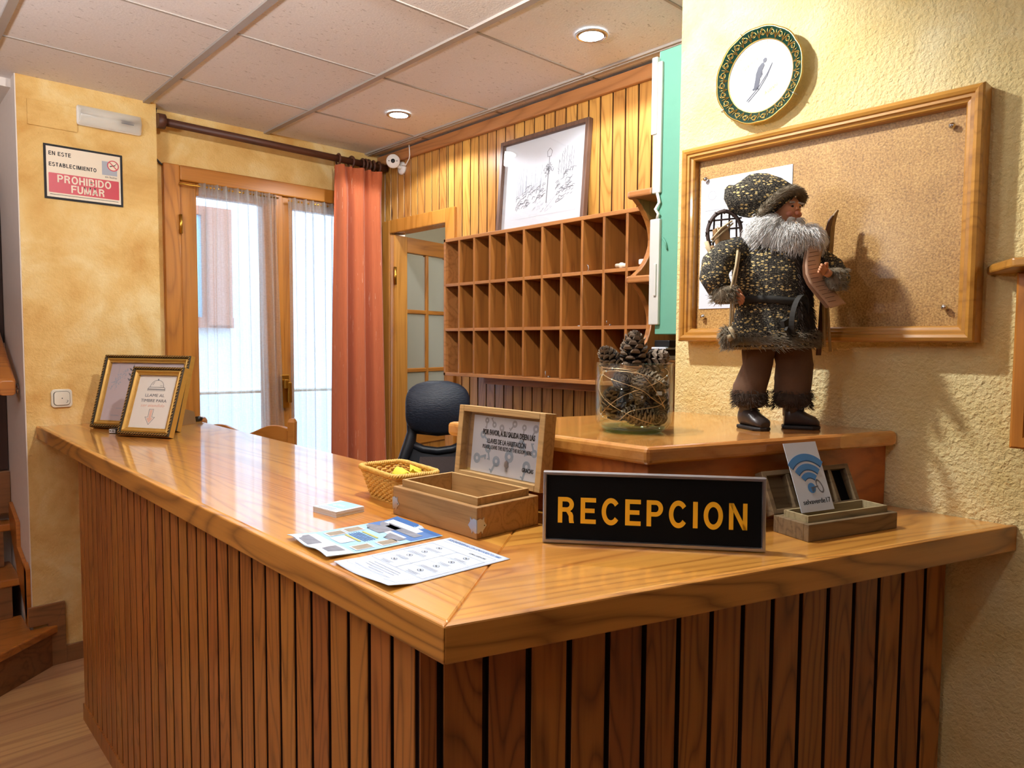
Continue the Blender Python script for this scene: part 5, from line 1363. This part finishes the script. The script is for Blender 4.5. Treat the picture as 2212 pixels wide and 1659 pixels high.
cones = [  # u, w, z, proto, direction, scale, label
 (-.004, .000, .145, 0, (.05, 0, 1), 1.10, 'upright pine cone at the very top of the vase'),
 (-.048, .010, .140, 1, (-.55, -.1, .8), .95, 'small pine cone poking out of the vase top at left'),
 (.040, .010, .138, 1, (.75, -.1, .55), 1.05, 'pine cone leaning out over the right vase rim'),
 (-.030, -.036, .112, 0, (-.25, -1, .25), .85, 'open pine cone facing outwards below the rim at left'),
 (.030, -.020, .118, 2, (.85, -.35, -.3), .92, 'dark pine cone slanting down under the right rim'),
 (.004, -.052, .108, 2, (.06, -.05, -1), .78, 'pale tipped pine cone hanging point down at the vase centre'),
 (-.052, -.012, .060, 1, (-.2, -.4, .9), 1.05, 'pine cone standing against the left glass wall at mid height'),
 (.048, -.006, .055, 1, (.1, -.5, .9), 1.10, 'pine cone against the right glass wall at mid height'),
 (.016, -.040, .036, 2, (-1, .0, .08), .95, 'large dark pine cone lying across the bottom of the vase'),
 (.052, -.022, .036, 1, (.1, -1, .05), .80, 'round pine cone end at the bottom right of the vase'),
 (-.030, .040, .040, 0, (.2, .2, 1), 1.0, 'pine cone at the back left of the vase'),
 (.028, .044, .050, 0, (-.2, .1, 1), 1.0, 'pine cone at the back right of the vase')]
for (u, w_, z, pi_, dr, s_, lb) in cones:
    if pobj[pi_] is None: o = pobj[pi_] = protos[pi_].build('pine_cone', [M['cone'], M['cone_tip']])
    else: o = pobj[pi_].copy(); C.objects.link(o)
    dv = (U*dr[0]+Wd*dr[1]+Vector((0, 0, dr[2]))).normalized()
    o.rotation_euler = dv.to_track_quat('Z', 'Y').to_euler(); o.scale = (s_, s_, s_)
    o.location = VC+U*u+Wd*w_+Vector((0, 0, z))-dv*(.02 if z < .13 else 0)*s_
    bpy.context.view_layer.update(); R3 = o.rotation_euler.to_matrix()
    far = max((((R3 @ (v.co*s_))+o.location-VC) for v in o.data.vertices if ((R3 @ (v.co*s_))+o.location-VC).z < .158), key=lambda p: p.x**2+p.y**2, default=Vector((0, 0, 0)))
    rad = math.hypot(far.x, far.y)
    if rad > .0795: o.location -= Vector((far.x, far.y, 0))*(1-.0795/rad)
    low = min(((R3 @ (v.co*s_))+o.location-VC).z for v in o.data.vertices)
    if low < .013: o.location.z += .013-low
    tag(o, lb, 'pine cone', 'pine cones in the glass vase')
# fairy light wire
rnd = random.Random(11); ctrl = []
for k in range(34):
    a = k*1.15+rnd.uniform(-.5, .5); r_ = .078-abs(rnd.gauss(0, .005)); ctrl.append(Vector((r_*math.cos(a), r_*math.sin(a), .022+.12*(.5+.5*math.sin(k*.9+rnd.uniform(-.6, .6))))))
path = []
for i in range(1, len(ctrl)-2):
    p0, p1, p2, p3 = ctrl[i-1:i+3]
    for j in range(10):
        t_ = j/10; p = .5*((2*p1)+(p2-p0)*t_+(2*p0-5*p1+4*p2-p3)*t_*t_+(3*p1-p0-3*p2+p3)*t_**3)
        rr = math.hypot(p.x, p.y)
        if rr > .0805: p.x *= .0805/rr; p.y *= .0805/rr
        elif rr < .070: p.x *= .070/rr; p.y *= .070/rr
        path.append(p)
fw = root('fairy_light_wire', 'thin copper fairy light wire wound around the pine cones in vase', 'wire', VC)
MB().tube(path, .0008, 5).build('wire', M['wire'], fw)
q = MB()
for i in range(4, len(path), 17): q.ball(tuple(path[i]), .0019, n=6, m=4)
q.build('bulb', M['paper'], fw)
q = MB(); a_ = U*.045-Wd*.055; q.box(-.006, .006, -.001, .001, -.004, .004, T(a_.x, a_.y, .088) @ RZ(R(-42))); q.build('tag', M['paper'], fw)

# ------------------------------------------------------------------ bearded winter figurine
fg = root('bearded_winter_figurine', 'white bearded figurine in tweed coat and hat standing before the cork board', 'figurine', (1.543, .7955, PT_), R(-42.7))
K = .001067
def P(px, py, y=0.0):   # outline units to metres, corrected for depth
    g_ = 1+y/1.63
    return Vector((((px-1106)*g_-544-.0251*(930-py))*K, y, (188+(742-py)*g_)*K))
F_ = Vector((.66, -.75, 0)); S_ = Vector((.75, .66, 0)); Zv = Vector((0, 0, 1))
rnd = random.Random(21)
def ell(c, rx, ry, n=26, tilt=(0, 0), wob=0):
    return [(c.x+rx*math.cos(a)*(1+wob*math.sin(3*a+c.z*60)), c.y+ry*math.sin(a), c.z+tilt[0]*rx*math.cos(a)+tilt[1]*ry*math.sin(a)) for a in [2*math.pi*k/n for k in range(n)]]
def strands(mb, roots, r=.0008, seg=4, wav=.15):
    for p, d, ln_ in roots:
        p = Vector(p); d = Vector(d).normalized(); pts = [p]; w1 = Vector((rnd.gauss(0, 1), rnd.gauss(0, 1), rnd.gauss(0, 1)))*wav; cur = p.copy()
        for i in range(seg):
            dd = (d+w1*math.sin((i+1)*1.3)+Vector((0, 0, -.10*i))).normalized(); cur = cur+dd*ln_/seg; pts.append(cur.copy())
        mb.tube(pts, [r*(1-.75*i/seg) for i in range(seg+1)], 3, caps=False)
# boots
def boot(cx, cy, ang, z0=0):
    Mx = T(cx, cy, 0) @ RZ(ang)
    mb = MB(); secs = [(-.026, .016, .050), (-.015, .021, .058), (.0, .0225, .056), (.016, .022, .042), (.030, .0235, .034), (.042, .021, .029), (.050, .013, .020)]
    rings = [[(x, w_*math.cos(a), .006+(h_-.006)*(.5+.5*math.sin(a)) if True else 0) for a in [2*math.pi*k/16 for k in range(16)]] for x, w_, h_ in secs]
    mb.loft(rings, M4=Mx); mb.tube([(-.008, 0, .03), (-.008, 0, .085)], [.021, .022], 14, Mx)
    o = mb.build('boot', M['boot'], fg)
    q = MB(); q.prism([(-.030, -.016), (.0, -.020), (.034, -.0235), (.050, -.015), (.054, 0), (.050, .015), (.034, .0235), (.0, .020), (-.030, .016)], 0, .009, Mx); q.build('sole', M['sole'], o, bevel=.003)
    q = MB()
    for x in (.004, .014): q.tube([(x, -.013, .050-.5*(x)), (x+.003, 0, .057-.6*x), (x, .013, .050-.5*x)], .0018, 5, Mx)
    q.build('lace', M['sole'], o)
boot(P(1610, 930).x, -.004, R(-68)); boot(P(1711, 930).x, .004, R(-16))
# trousers
def leg(path, name):
    rings = []
    for c, rx, ry in path: rings.append(ell(c, rx, ry, 24, wob=.085))
    MB().loft(rings).build(name, M['trouser'], fg)
leg([(P(1609, 868), .031, .028), (P(1611, 850), .037, .032), (P(1614, 835), .0385, .033), (P(1619, 815), .036, .032), (P(1625, 790), .0335, .031), (P(1629, 765), .036, .034), (P(1634, 735), .040, .040)], 'trouser_leg')
leg([(P(1703, 868), .033, .030), (P(1704, 850), .040, .034), (P(1705, 820), .0415, .036), (P(1704, 790), .0415, .037), (P(1702, 760), .042, .040), (P(1698, 735), .043, .043)], 'trouser_leg')
# fur leg cuffs
def cuff(c, rx, ry, h, n, mat, ln_=.013, name='fur_cuff', par=None, tilt=(0, 0)):
    mb = MB()
    mb.loft([ell(c+Zv*(h*(t_-.5)), rx*(1-.35*abs(2*t_-1)**3), ry*(1-.35*abs(2*t_-1)**3), 20, tilt) for t_ in (0, .12, .3, .5, .7, .88, 1)])
    rs = []
    for i in range(n):
        a = rnd.uniform(0, 2*math.pi); t_ = rnd.uniform(.02, .98); p = c+Vector((rx*math.cos(a)*.96, ry*math.sin(a)*.96, h*(t_-.5)+tilt[0]*rx*math.cos(a)+tilt[1]*ry*math.sin(a)))
        rs.append((p, Vector((math.cos(a), math.sin(a), rnd.uniform(-1.3, .3))), ln_*rnd.uniform(.6, 1.2)))
    strands(mb, rs, .0008, 3, .25); return mb.build(name, mat, fg if par is None else par)
cuff(P(1611, 864), .0385, .034, .042, 520, M['fur_dark']); cuff(P(1703, 864), .042, .036, .042, 520, M['fur_dark'])
# coat
coat = [(P(1655, 752), .098, .070, (.02, 0)), (P(1656, 735), .100, .074, (.02, 0)), (P(1658, 712), .093, .072, (.02, 0)), (P(1660, 690), .0885, .070, (0, 0)), (P(1661, 668), .0835, .067, (0, 0)), (P(1661, 655), .082, .066, (0, 0)), (P(1659, 630), .086, .068, (0, 0)), (P(1656, 605), .0875, .069, (0, 0)), (P(1653, 580), .085, .066, (0, 0)), (P(1650, 555), .076, .058, (0, 0)), (P(1650, 532), .058, .046, (0, 0)), (P(1655, 512), .036, .034, (0, 0))]
MB().loft([ell(c, rx, ry, 36, tl) for c, rx, ry, tl in coat]).build('coat', M['tweed'], fg)
def coat_at(z, a, out=0.0):
    """point on the coat surface at height z (m) and azimuth a"""
    for (c0, x0_, y0_, t0), (c1, x1_, y1_, t1) in zip(coat, coat[1:]):
        if c0.z <= z <= c1.z:
            f_ = (z-c0.z)/(c1.z-c0.z); c = c0.lerp(c1, f_); return Vector((c.x+(x0_+(x1_-x0_)*f_+out)*math.cos(a), c.y+(y0_+(y1_-y0_)*f_+out)*math.sin(a), z))
    return coat[0][0].copy()
hem = MB()
hem.loft([ell(P(1655, 738)+Zv*dz, .104-.020*abs(dz/.02)**2, .078-.020*abs(dz/.02)**2, 36, (.03, 0)) for dz in (-.02, -.013, 0, .013, .02)])
rs = []
for i in range(1500):
    a = rnd.uniform(0, 2*math.pi); dz = rnd.uniform(-.019, .019); p = P(1655, 738)+Vector((.103*math.cos(a), .077*math.sin(a), dz+.03*.104*math.cos(a)))
    rs.append((p, Vector((math.cos(a)-.8*math.sin(a), math.sin(a)+.8*math.cos(a), rnd.uniform(-.9, .2))), .017*rnd.uniform(.6, 1.2)))
strands(hem, rs, .00085, 3, .2); hem.build('fur_hem', M['fur'], fg)
# front fur band (follows the coat towards the way he faces)
fb = MB(); fa_ = math.atan2(F_.y, F_.x); rs = []
fb.grid(lambda u, v: coat_at(.205+.20*v, fa_-.03+(u-.5)*.62, .003), 8, 16)
for i in range(900):
    z = rnd.uniform(.21, .405); a = fa_-.03+rnd.uniform(-.31, .31); rs.append((coat_at(z, a, .003), Vector((math.cos(a), math.sin(a), -1.1)), .012*rnd.uniform(.6, 1.2)))
strands(fb, rs, .0009, 3, .3); fb.build('fur_front', M['fur_dark'], fg)
# sleeves
def sleeve(path, rad, name):
    MB().tube(path, rad, 16).build(name, M['tweed'], fg)
sleeve([P(1590, 545, -.012), P(1560, 556, -.022), P(1538, 578, -.032), P(1533, 604, -.042), P(1546, 630, -.052)], [.030, .033, .034, .032, .027], 'sleeve')
sleeve([P(1715, 548, .02), P(1748, 562, .03), P(1786, 585, .015), P(1801, 606, -.020), P(1788, 610, -.058)], [.028, .030, .028, .024, .020], 'sleeve')
cuff(P(1555, 642, -.056), .026, .026, .040, 420, M['fur'], .012); cuff(P(1789, 608, -.058), .025, .025, .050, 420, M['fur'], .012)
# hands: palm with thumb and four separate curled fingers
def hand(wrist, pdir, fdir, curl, side, name):
    pdir = Vector(pdir).normalized(); side = Vector(side).normalized(); nrm = Vector(curl).normalized(); mb = MB()
    palm = wrist+pdir*.013
    mb.ball((0, 0, 0), .012, .0062, .0105, 14, 8, M4=Matrix((( *[pdir[i] for i in (0,)], nrm[0], side[0], palm[0]), (pdir[1], nrm[1], side[1], palm[1]), (pdir[2], nrm[2], side[2], palm[2]), (0, 0, 0, 1))))
    mb.tube([wrist-pdir*.006, wrist+pdir*.006], [.0085, .0085], 10)
    for k, ln_ in enumerate((.0165, .0185, .0175, .014)):
        b0 = palm+pdir*.008+side*(.0078-.0052*k); f1 = b0+(pdir*.8+nrm*.45).normalized()*ln_*.45; f2 = f1+(pdir*.25+nrm*.9).normalized()*ln_*.38; f3 = f2+(-pdir*.45+nrm*.75).normalized()*ln_*.28
        mb.tube([b0, f1, f2, f3], [.0029, .0028, .0026, .0020], 7)
    t0 = palm-pdir*.004+side*.009; mb.tube([t0, t0+(side*.8+pdir*.5+nrm*.3).normalized()*.010, t0+(side*.5+pdir*.9+nrm*.7).normalized()*.017], [.0036, .0032, .0024], 7)
    return mb.build(name, M['skin'], fg)
hand(P(1565, 640, -.060), (.85, -.35, -.35), None, (.35, .2, -.5), (.3, -.2, .9), 'hand')
hand(P(1776, 594, -.084), (-.75, -.4, .35), None, (-.25, -.8, -.3), (.35, -.1, .9), 'hand')
# head and face
FH = Vector((.46, -.888, 0)); SH2 = Vector((.888, .46, 0))
HC = P(1685, 463, -.002)
hm = MB()
def face(d):
    f_ = d.dot(FH); return 1+.03*max(0, f_)**4
hm.ball(tuple(HC), .033, .033, .037, 26, 18, fn=face)
hm.cur = 1
for b_ in (-.0155, .0155):
    hm.ball(tuple(HC+FH*.0240+SH2*b_*.9+Zv*-.011), .0088, .0088, .0074, 14, 10)
hm.ball(tuple(HC+FH*.0345+Zv*-.010), .0058, .0058, .0054, 14, 10)
hm.cur = 0; hm.tube([HC+FH*.0285+Zv*.006, HC+FH*.034+Zv*-.004], [.0035, .005], 8)
for b_ in (-.011, .011):   # lids and brows
    hm.tube([HC+FH*.0290+SH2*(b_-.006)+Zv*.006, HC+FH*.0312+SH2*b_+Zv*.0085, HC+FH*.0290+SH2*(b_+.006)+Zv*.006], .0018, 6)
hm.cur = 1; hm.tube([HC+FH*.0275+SH2*-.006+Zv*-.0195, HC+FH*.029+Zv*-.0212, HC+FH*.0275+SH2*.006+Zv*-.0195], .0024, 6)
head = hm.build('head', [M['skin'], M['blush']], fg)
for b_ in (-.011, .011):
    q = MB(); q.ball(tuple(HC+FH*.0295+SH2*b_+Zv*.0042), .0036, .0036, .0032, 10, 8); q.build('eye', M['ink'], head)
bw = MB(); rs = []
for i in range(130):
    b_ = rnd.choice((-1, 1))*rnd.uniform(.004, .018); rs.append((HC+FH*.0300+SH2*b_+Zv*(.0135-abs(b_)*.12), FH*.5+SH2*math.copysign(1, b_)+Zv*.3, .007))
strands(bw, rs, .0007, 3, .3); bw.build('eyebrow', M['beard'], head)
# beard and side hair
bd = MB()
BB = ((P(1640, 512, -.026), .043, .030, .040), (P(1690, 522, -.040), .050, .028, .040), (P(1733, 518, -.030), .036, .026, .029), (P(1655, 492, -.030), .028, .022, .022))
for c, a, b, d in BB: bd.ball(tuple(c), a*.86, b*.86, d*.86, 20, 12)
mouth = HC+FH*.020-Zv*.018; rs = []
for i in range(5200):
    c, a, b, d = BB[min(3, int(rnd.random()**.9*3.6))]
    v = Vector((rnd.gauss(0, 1), rnd.gauss(-.45, 1), rnd.gauss(0, 1))).normalized(); p = c+Vector((v.x*a, v.y*b, v.z*d))*.9
    if (p-(HC+FH*.03+Zv*.004)).length < .027: continue
    tn = p-mouth; tn = (tn-v*tn.dot(v)*.8)
    if tn.length > 1e-6: tn.normalize()
    rs.append((p, tn*1.0+v*.42-Zv*.30, .026*rnd.uniform(.55, 1.25)))
for i in range(420):   # moustache
    s_ = rnd.choice((-1, 1)); rs.append((HC+FH*.030+SH2*s_*rnd.uniform(.002, .016)-Zv*rnd.uniform(.020, .025), SH2*s_*1.0+FH*.25-Zv*rnd.uniform(.25, .8), .022*rnd.uniform(.6, 1.1)))
for i in range(600):   # hair below the hat at the back left
    q0 = P(rnd.uniform(1622, 1660), rnd.uniform(470, 500), rnd.uniform(-.035, .005)); rs.append((q0, Vector((-.5, -.4, -.9)), .024*rnd.uniform(.6, 1.2)))
strands(bd, rs, .00075, 5, .5); bd.build('beard', M['beard'], fg)
# hat
ht = MB(); HT = [(1684, 452, .036, .037), (1674, 443, .044, .042), (1660, 437, .0485, .044), (1642, 433, .050, .043), (1624, 432, .049, .040), (1606, 434, .047, .035), (1590, 436, .040, .029), (1575, 433, .031, .021), (1566, 424, .019, .013), (1561, 413, .006, .006)]
rings = []
for i, (px, py, r1, r2) in enumerate(HT):
    c = P(px, py, .006); nx = HT[max(0, i-1)]; pv = HT[min(len(HT)-1, i+1)]
    t_ = Vector((pv[0]-nx[0], 0, -(pv[1]-nx[1])*.5)); t_.normalize()
    if i < 3: t_ = (t_*.5+Vector((-.55, .1, .7))*(.6-.2*i)).normalized()
    a_ = Vector((0, 1, 0)); b_ = t_.cross(a_).normalized(); a_ = b_.cross(t_)
    rings.append([tuple(c+a_*r2*math.cos(2*math.pi*k/24)+b_*r1*math.sin(2*math.pi*k/24)*(1+.05*math.sin(5*2*math.pi*k/24+i))) for k in range(24)])
ht.loft(rings); hat = ht.build('hat', M['tweed'], fg)
bmp = [P(1630, 482, -.020), P(1637, 464, -.036), P(1652, 450, -.043), P(1667, 434, -.046), P(1686, 422, -.046), P(1704, 418, -.038), P(1717, 424, -.022), P(1723, 435, -.002), P(1716, 446, .020), P(1690, 455, .040), P(1650, 475, .035)]
q = MB(); q.tube(bmp, .0095, 10); rs = []
for i in range(1500):
    t_ = rnd.uniform(0, len(bmp)-1.001); j = int(t_); c = bmp[j].lerp(bmp[j+1], t_-j); tn = (bmp[j+1]-bmp[j]).normalized(); d_ = Vector((rnd.gauss(0, 1), rnd.gauss(0, 1), rnd.gauss(0, 1))); d_ = (d_-tn*d_.dot(tn)).normalized()
    rs.append((c+d_*.0088, d_*.55+tn*.8-Zv*.1, .0085*rnd.uniform(.6, 1.2)))
strands(q, rs, .0008, 3, .3); q.build('fur_brim', M['fur'], hat)
# woven pack with parcels
pk = MB(); cx, cz = 1555, 515
def oval(ox, oz, rx, rz, y, n=30, wob=.0012): return [P(ox, oz, y)+Vector((rx*math.cos(a), wob*math.sin(7*a), rz*math.sin(a))) for a in [2*math.pi*k/n for k in range(n+1)]]
for dy, rr in ((0, 1), (.006, .96), (-.006, .95)): pk.tube(oval(1556, 512, .040*rr, .052*rr, .012+dy), .0035, 6, caps=False)
for a in range(0, 360, 30):
    c_ = P(1556, 512, .012)+Vector((.040*math.cos(R(a)), 0, .052*math.sin(R(a)))); pk.tube([c_+Vector((0, .008, .004)), c_+Vector((.004*math.cos(R(a)), -.008, 0)), c_+Vector((0, .006, -.005))], .0024, 5)
for dx in (-.024, -.008, .010, .026): pk.tube([P(1556, 512, .014)+Vector((dx, 0, .045)), P(1556, 515, .010)+Vector((dx*1.1, 0, -.045))], .0022, 5)
for dz in (-.02, .006, .028): pk.tube([P(1556, 512, .012)+Vector((-.038, 0, dz)), P(1556, 512, .006)+Vector((.038, 0, dz+.008))], .0022, 5)
pack = pk.build('twig_pack', M['twig'], fg)
q = MB(); q.box(-.014, .016, -.012, .012, -.020, .020, T(*P(1549, 518, -.012)) @ Matrix.Rotation(R(-14), 4, 'Y')); q.build('parcel', M['parcel'], pack, bevel=.003)
q = MB(); q.tube([P(1528, 525, -.026), P(1550, 500, -.028), P(1572, 485, -.018)], .0022, 6); q.tube([P(1530, 530, -.026), P(1553, 508, -.028), P(1574, 490, -.016)], .0020, 6); q.tube([P(1541, 497, -.026), P(1546, 540, -.027)], .0014, 5)
q.tube([P(1517, 530, -.014), P(1524, 550, -.024), P(1545, 557, -.030), P(1566, 552, -.028), P(1578, 540, -.02)], .005, 8); q.tube([P(1518, 540, -.014), P(1528, 556, -.024), P(1548, 562, -.028), P(1568, 556, -.026)], .0045, 8)
for i in range(26): q.tube([P(1566, 540, -.028), P(1566, 540, -.028)+Vector((rnd.uniform(-.016, .016), rnd.uniform(-.008, .002), rnd.uniform(-.012, .014)))], .0008, 4)
q.build('jute_rim', M['rope'], pack)
q = MB()
for i in range(7): q.ball(tuple(P(1530+i*6, 543+(i % 3)*3, -.018+(i % 2)*.006)), .007, .006, .0065, 8, 6)
q.build('nut', M['parcel'], pack)
# skis and poles behind the shoulder
for (xa, ya, xb, yb, y0_, w_) in ((1776, 490, 1757, 770, .026, .0085), (1786, 478, 1768, 735, .034, .0085)):
    a, b = P(xa, ya, y0_), P(xb, yb, y0_+.012); d_ = (b-a).normalized(); pts = [a+Vector((.008, -.004, .018)), a+Vector((.004, -.001, .008))]+[a.lerp(b, t_) for t_ in (.05, .3, .6, 1)]
    rings = []
    for i, p in enumerate(pts):
        hw_ = w_*(.35, .8, 1, 1, 1, 1)[i]; rings.append([tuple(p+Vector((-hw_*.8, -hw_*.6, 0))), tuple(p+Vector((hw_*.8, hw_*.6, 0))), tuple(p+Vector((hw_*.8+.002, hw_*.6-.003, .0))), tuple(p+Vector((-hw_*.8+.002, -hw_*.6-.003, .0)))])
    sk_ = MB(); sk_.loft(rings, True, True, False); sk_.build('ski', M['ski'] if y0_ > .03 else M['dark_wood'], fg)
for xa, ya, xb, yb in ((1764, 520, 1771, 752), (1768, 520, 1784, 762)):
    MB().tube([P(xa, ya, .028), P(xb, yb, .022)], .0034, 8).build('ski_pole', M['rope'], fg)
q = MB(); q.tube([P(1770, 510, .02), P(1778, 518, .015), P(1772, 526, .025)], .003, 6); q.build('ski_strap', M['black'], fg)
# scroll
sc_pts = [P(1752, 532, -.045), P(1748, 552, -.058), P(1745, 572, -.066), P(1746, 592, -.072), P(1755, 612, -.075), P(1770, 630, -.074), P(1785, 647, -.070), P(1800, 664, -.066)]
wv = Vector((.0225, .012, .006))
def scr(u, v):
    t_ = v*(len(sc_pts)-1); j = min(int(t_), len(sc_pts)-2); p = sc_pts[j].lerp(sc_pts[j+1], t_-j)
    return p+wv*(2*u-1)*(1-.08*math.sin(v*3))+Vector((0, -.003*math.cos((2*u-1)*1.5), 0))
scl = MB().grid(scr, 6, 28); so_ = scl.build('scroll', M['scroll'], fg); so = so_.modifiers.new('thick', 'SOLIDIFY'); so.thickness = .0012
q = MB(); q.grid(lambda u, v: scr(u, v*.92+.05)+Vector((-.005, .004, -.004)), 6, 20); o = q.build('scroll_back', M['scroll'], so_)
q = MB()
for k in range(13):
    v = .12+.065*k; p0, p1, pm = scr(.15, v), scr(.72+.15*math.sin(k*2), v+.01), scr(.45, v+.004)
    off = Vector((-.001, -.0016, 0)); q.tube([p0+off, pm+off, p1+off], .00045, 4)
q.build('script_lines', M['dark_wood'], so_)
# belt, looped strap, rope
q = MB(); bz = P(0, 657).z
q.loft([[tuple(coat_at(bz+dz+.004*math.sin(2*a), a, .003+out)) for a in [2*math.pi*k/48 for k in range(48)]] for dz, out in ((-.008, 0), (-.008, .002), (.008, .002), (.008, 0))]); q.build('belt', M['belt'], fg)
lp = MB(); N_ = 30; ctr = P(1710, 688, -.072)
pth = [ctr+S_*.032*math.cos(2*math.pi*k/N_)*.95+Zv*.046*math.sin(2*math.pi*k/N_)+F_*(.006+.006*math.sin(2*math.pi*k/N_)) for k in range(N_+1)]
rings = []
for i, p in enumerate(pth):
    c_ = (p-ctr).normalized(); rings.append([tuple(p+c_*.0015-F_*.006), tuple(p+c_*.0015+F_*.006), tuple(p-c_*.0015+F_*.006), tuple(p-c_*.0015-F_*.006)])
lp.loft(rings, True, False, False); q2 = P(1686, 702, -.082)
lp.box(-.011, .011, -.004, .004, -.008, .008, T(*q2) @ RZ(R(40)) @ Matrix.Rotation(R(-20), 4, 'Y')); lp.box(-.015, .015, -.003, .003, -.005, .005, T(*P(1694, 722, -.086)) @ RZ(R(40)) @ Matrix.Rotation(R(35), 4, 'Y'))
lp.build('strap_loop', M['belt'], fg)
MB().loft([ell(P(1712, 690, -.045)+Zv*dz, rx, rx*.8, 18) for dz, rx in ((-.036, .008), (-.024, .022), (0, .027), (.024, .022), (.036, .008))]).build('pouch', M['fur_dark'], fg)
q = MB(); q.tube([P(1584, 548, -.055), P(1580, 580, -.072), P(1573, 612, -.078), P(1567, 638, -.076), P(1570, 660, -.074), P(1568, 690, -.072), P(1567, 716, -.080)], .0028, 7)
q.tube([P(1588, 552, -.054), P(1583, 590, -.072), P(1576, 630, -.076), P(1575, 662, -.074), P(1573, 700, -.074)], .0022, 7)
q.tube([P(1566, 712, -.080), P(1573, 722, -.084), P(1575, 733, -.082), P(1567, 738, -.084), P(1565, 728, -.088)], .005, 8); q.build('rope', M['rope'], fg)
pm = MB(); pm.ball(tuple(P(1563, 730, -.070)), .016, .014, .020, 12, 8); rs = []
for i in range(420):
    d_ = Vector((rnd.gauss(0, 1), rnd.gauss(0, 1), rnd.gauss(0, 1))).normalized(); rs.append((P(1563, 730, -.070)+Vector((d_.x*.015, d_.y*.013, d_.z*.019)), d_+Vector((0, 0, -.5)), .012))
strands(pm, rs, .0009, 3, .25); pm.build('fur_tassel', M['fur'], fg)
q = MB(); q.box(-.010, .010, -.0006, .0006, -.009, .009, T(*P(1582, 652, -.066)) @ RZ(R(20)) @ Matrix.Rotation(R(-15), 4, 'Y')); q.build('paper_tag', M['paper'], fg)
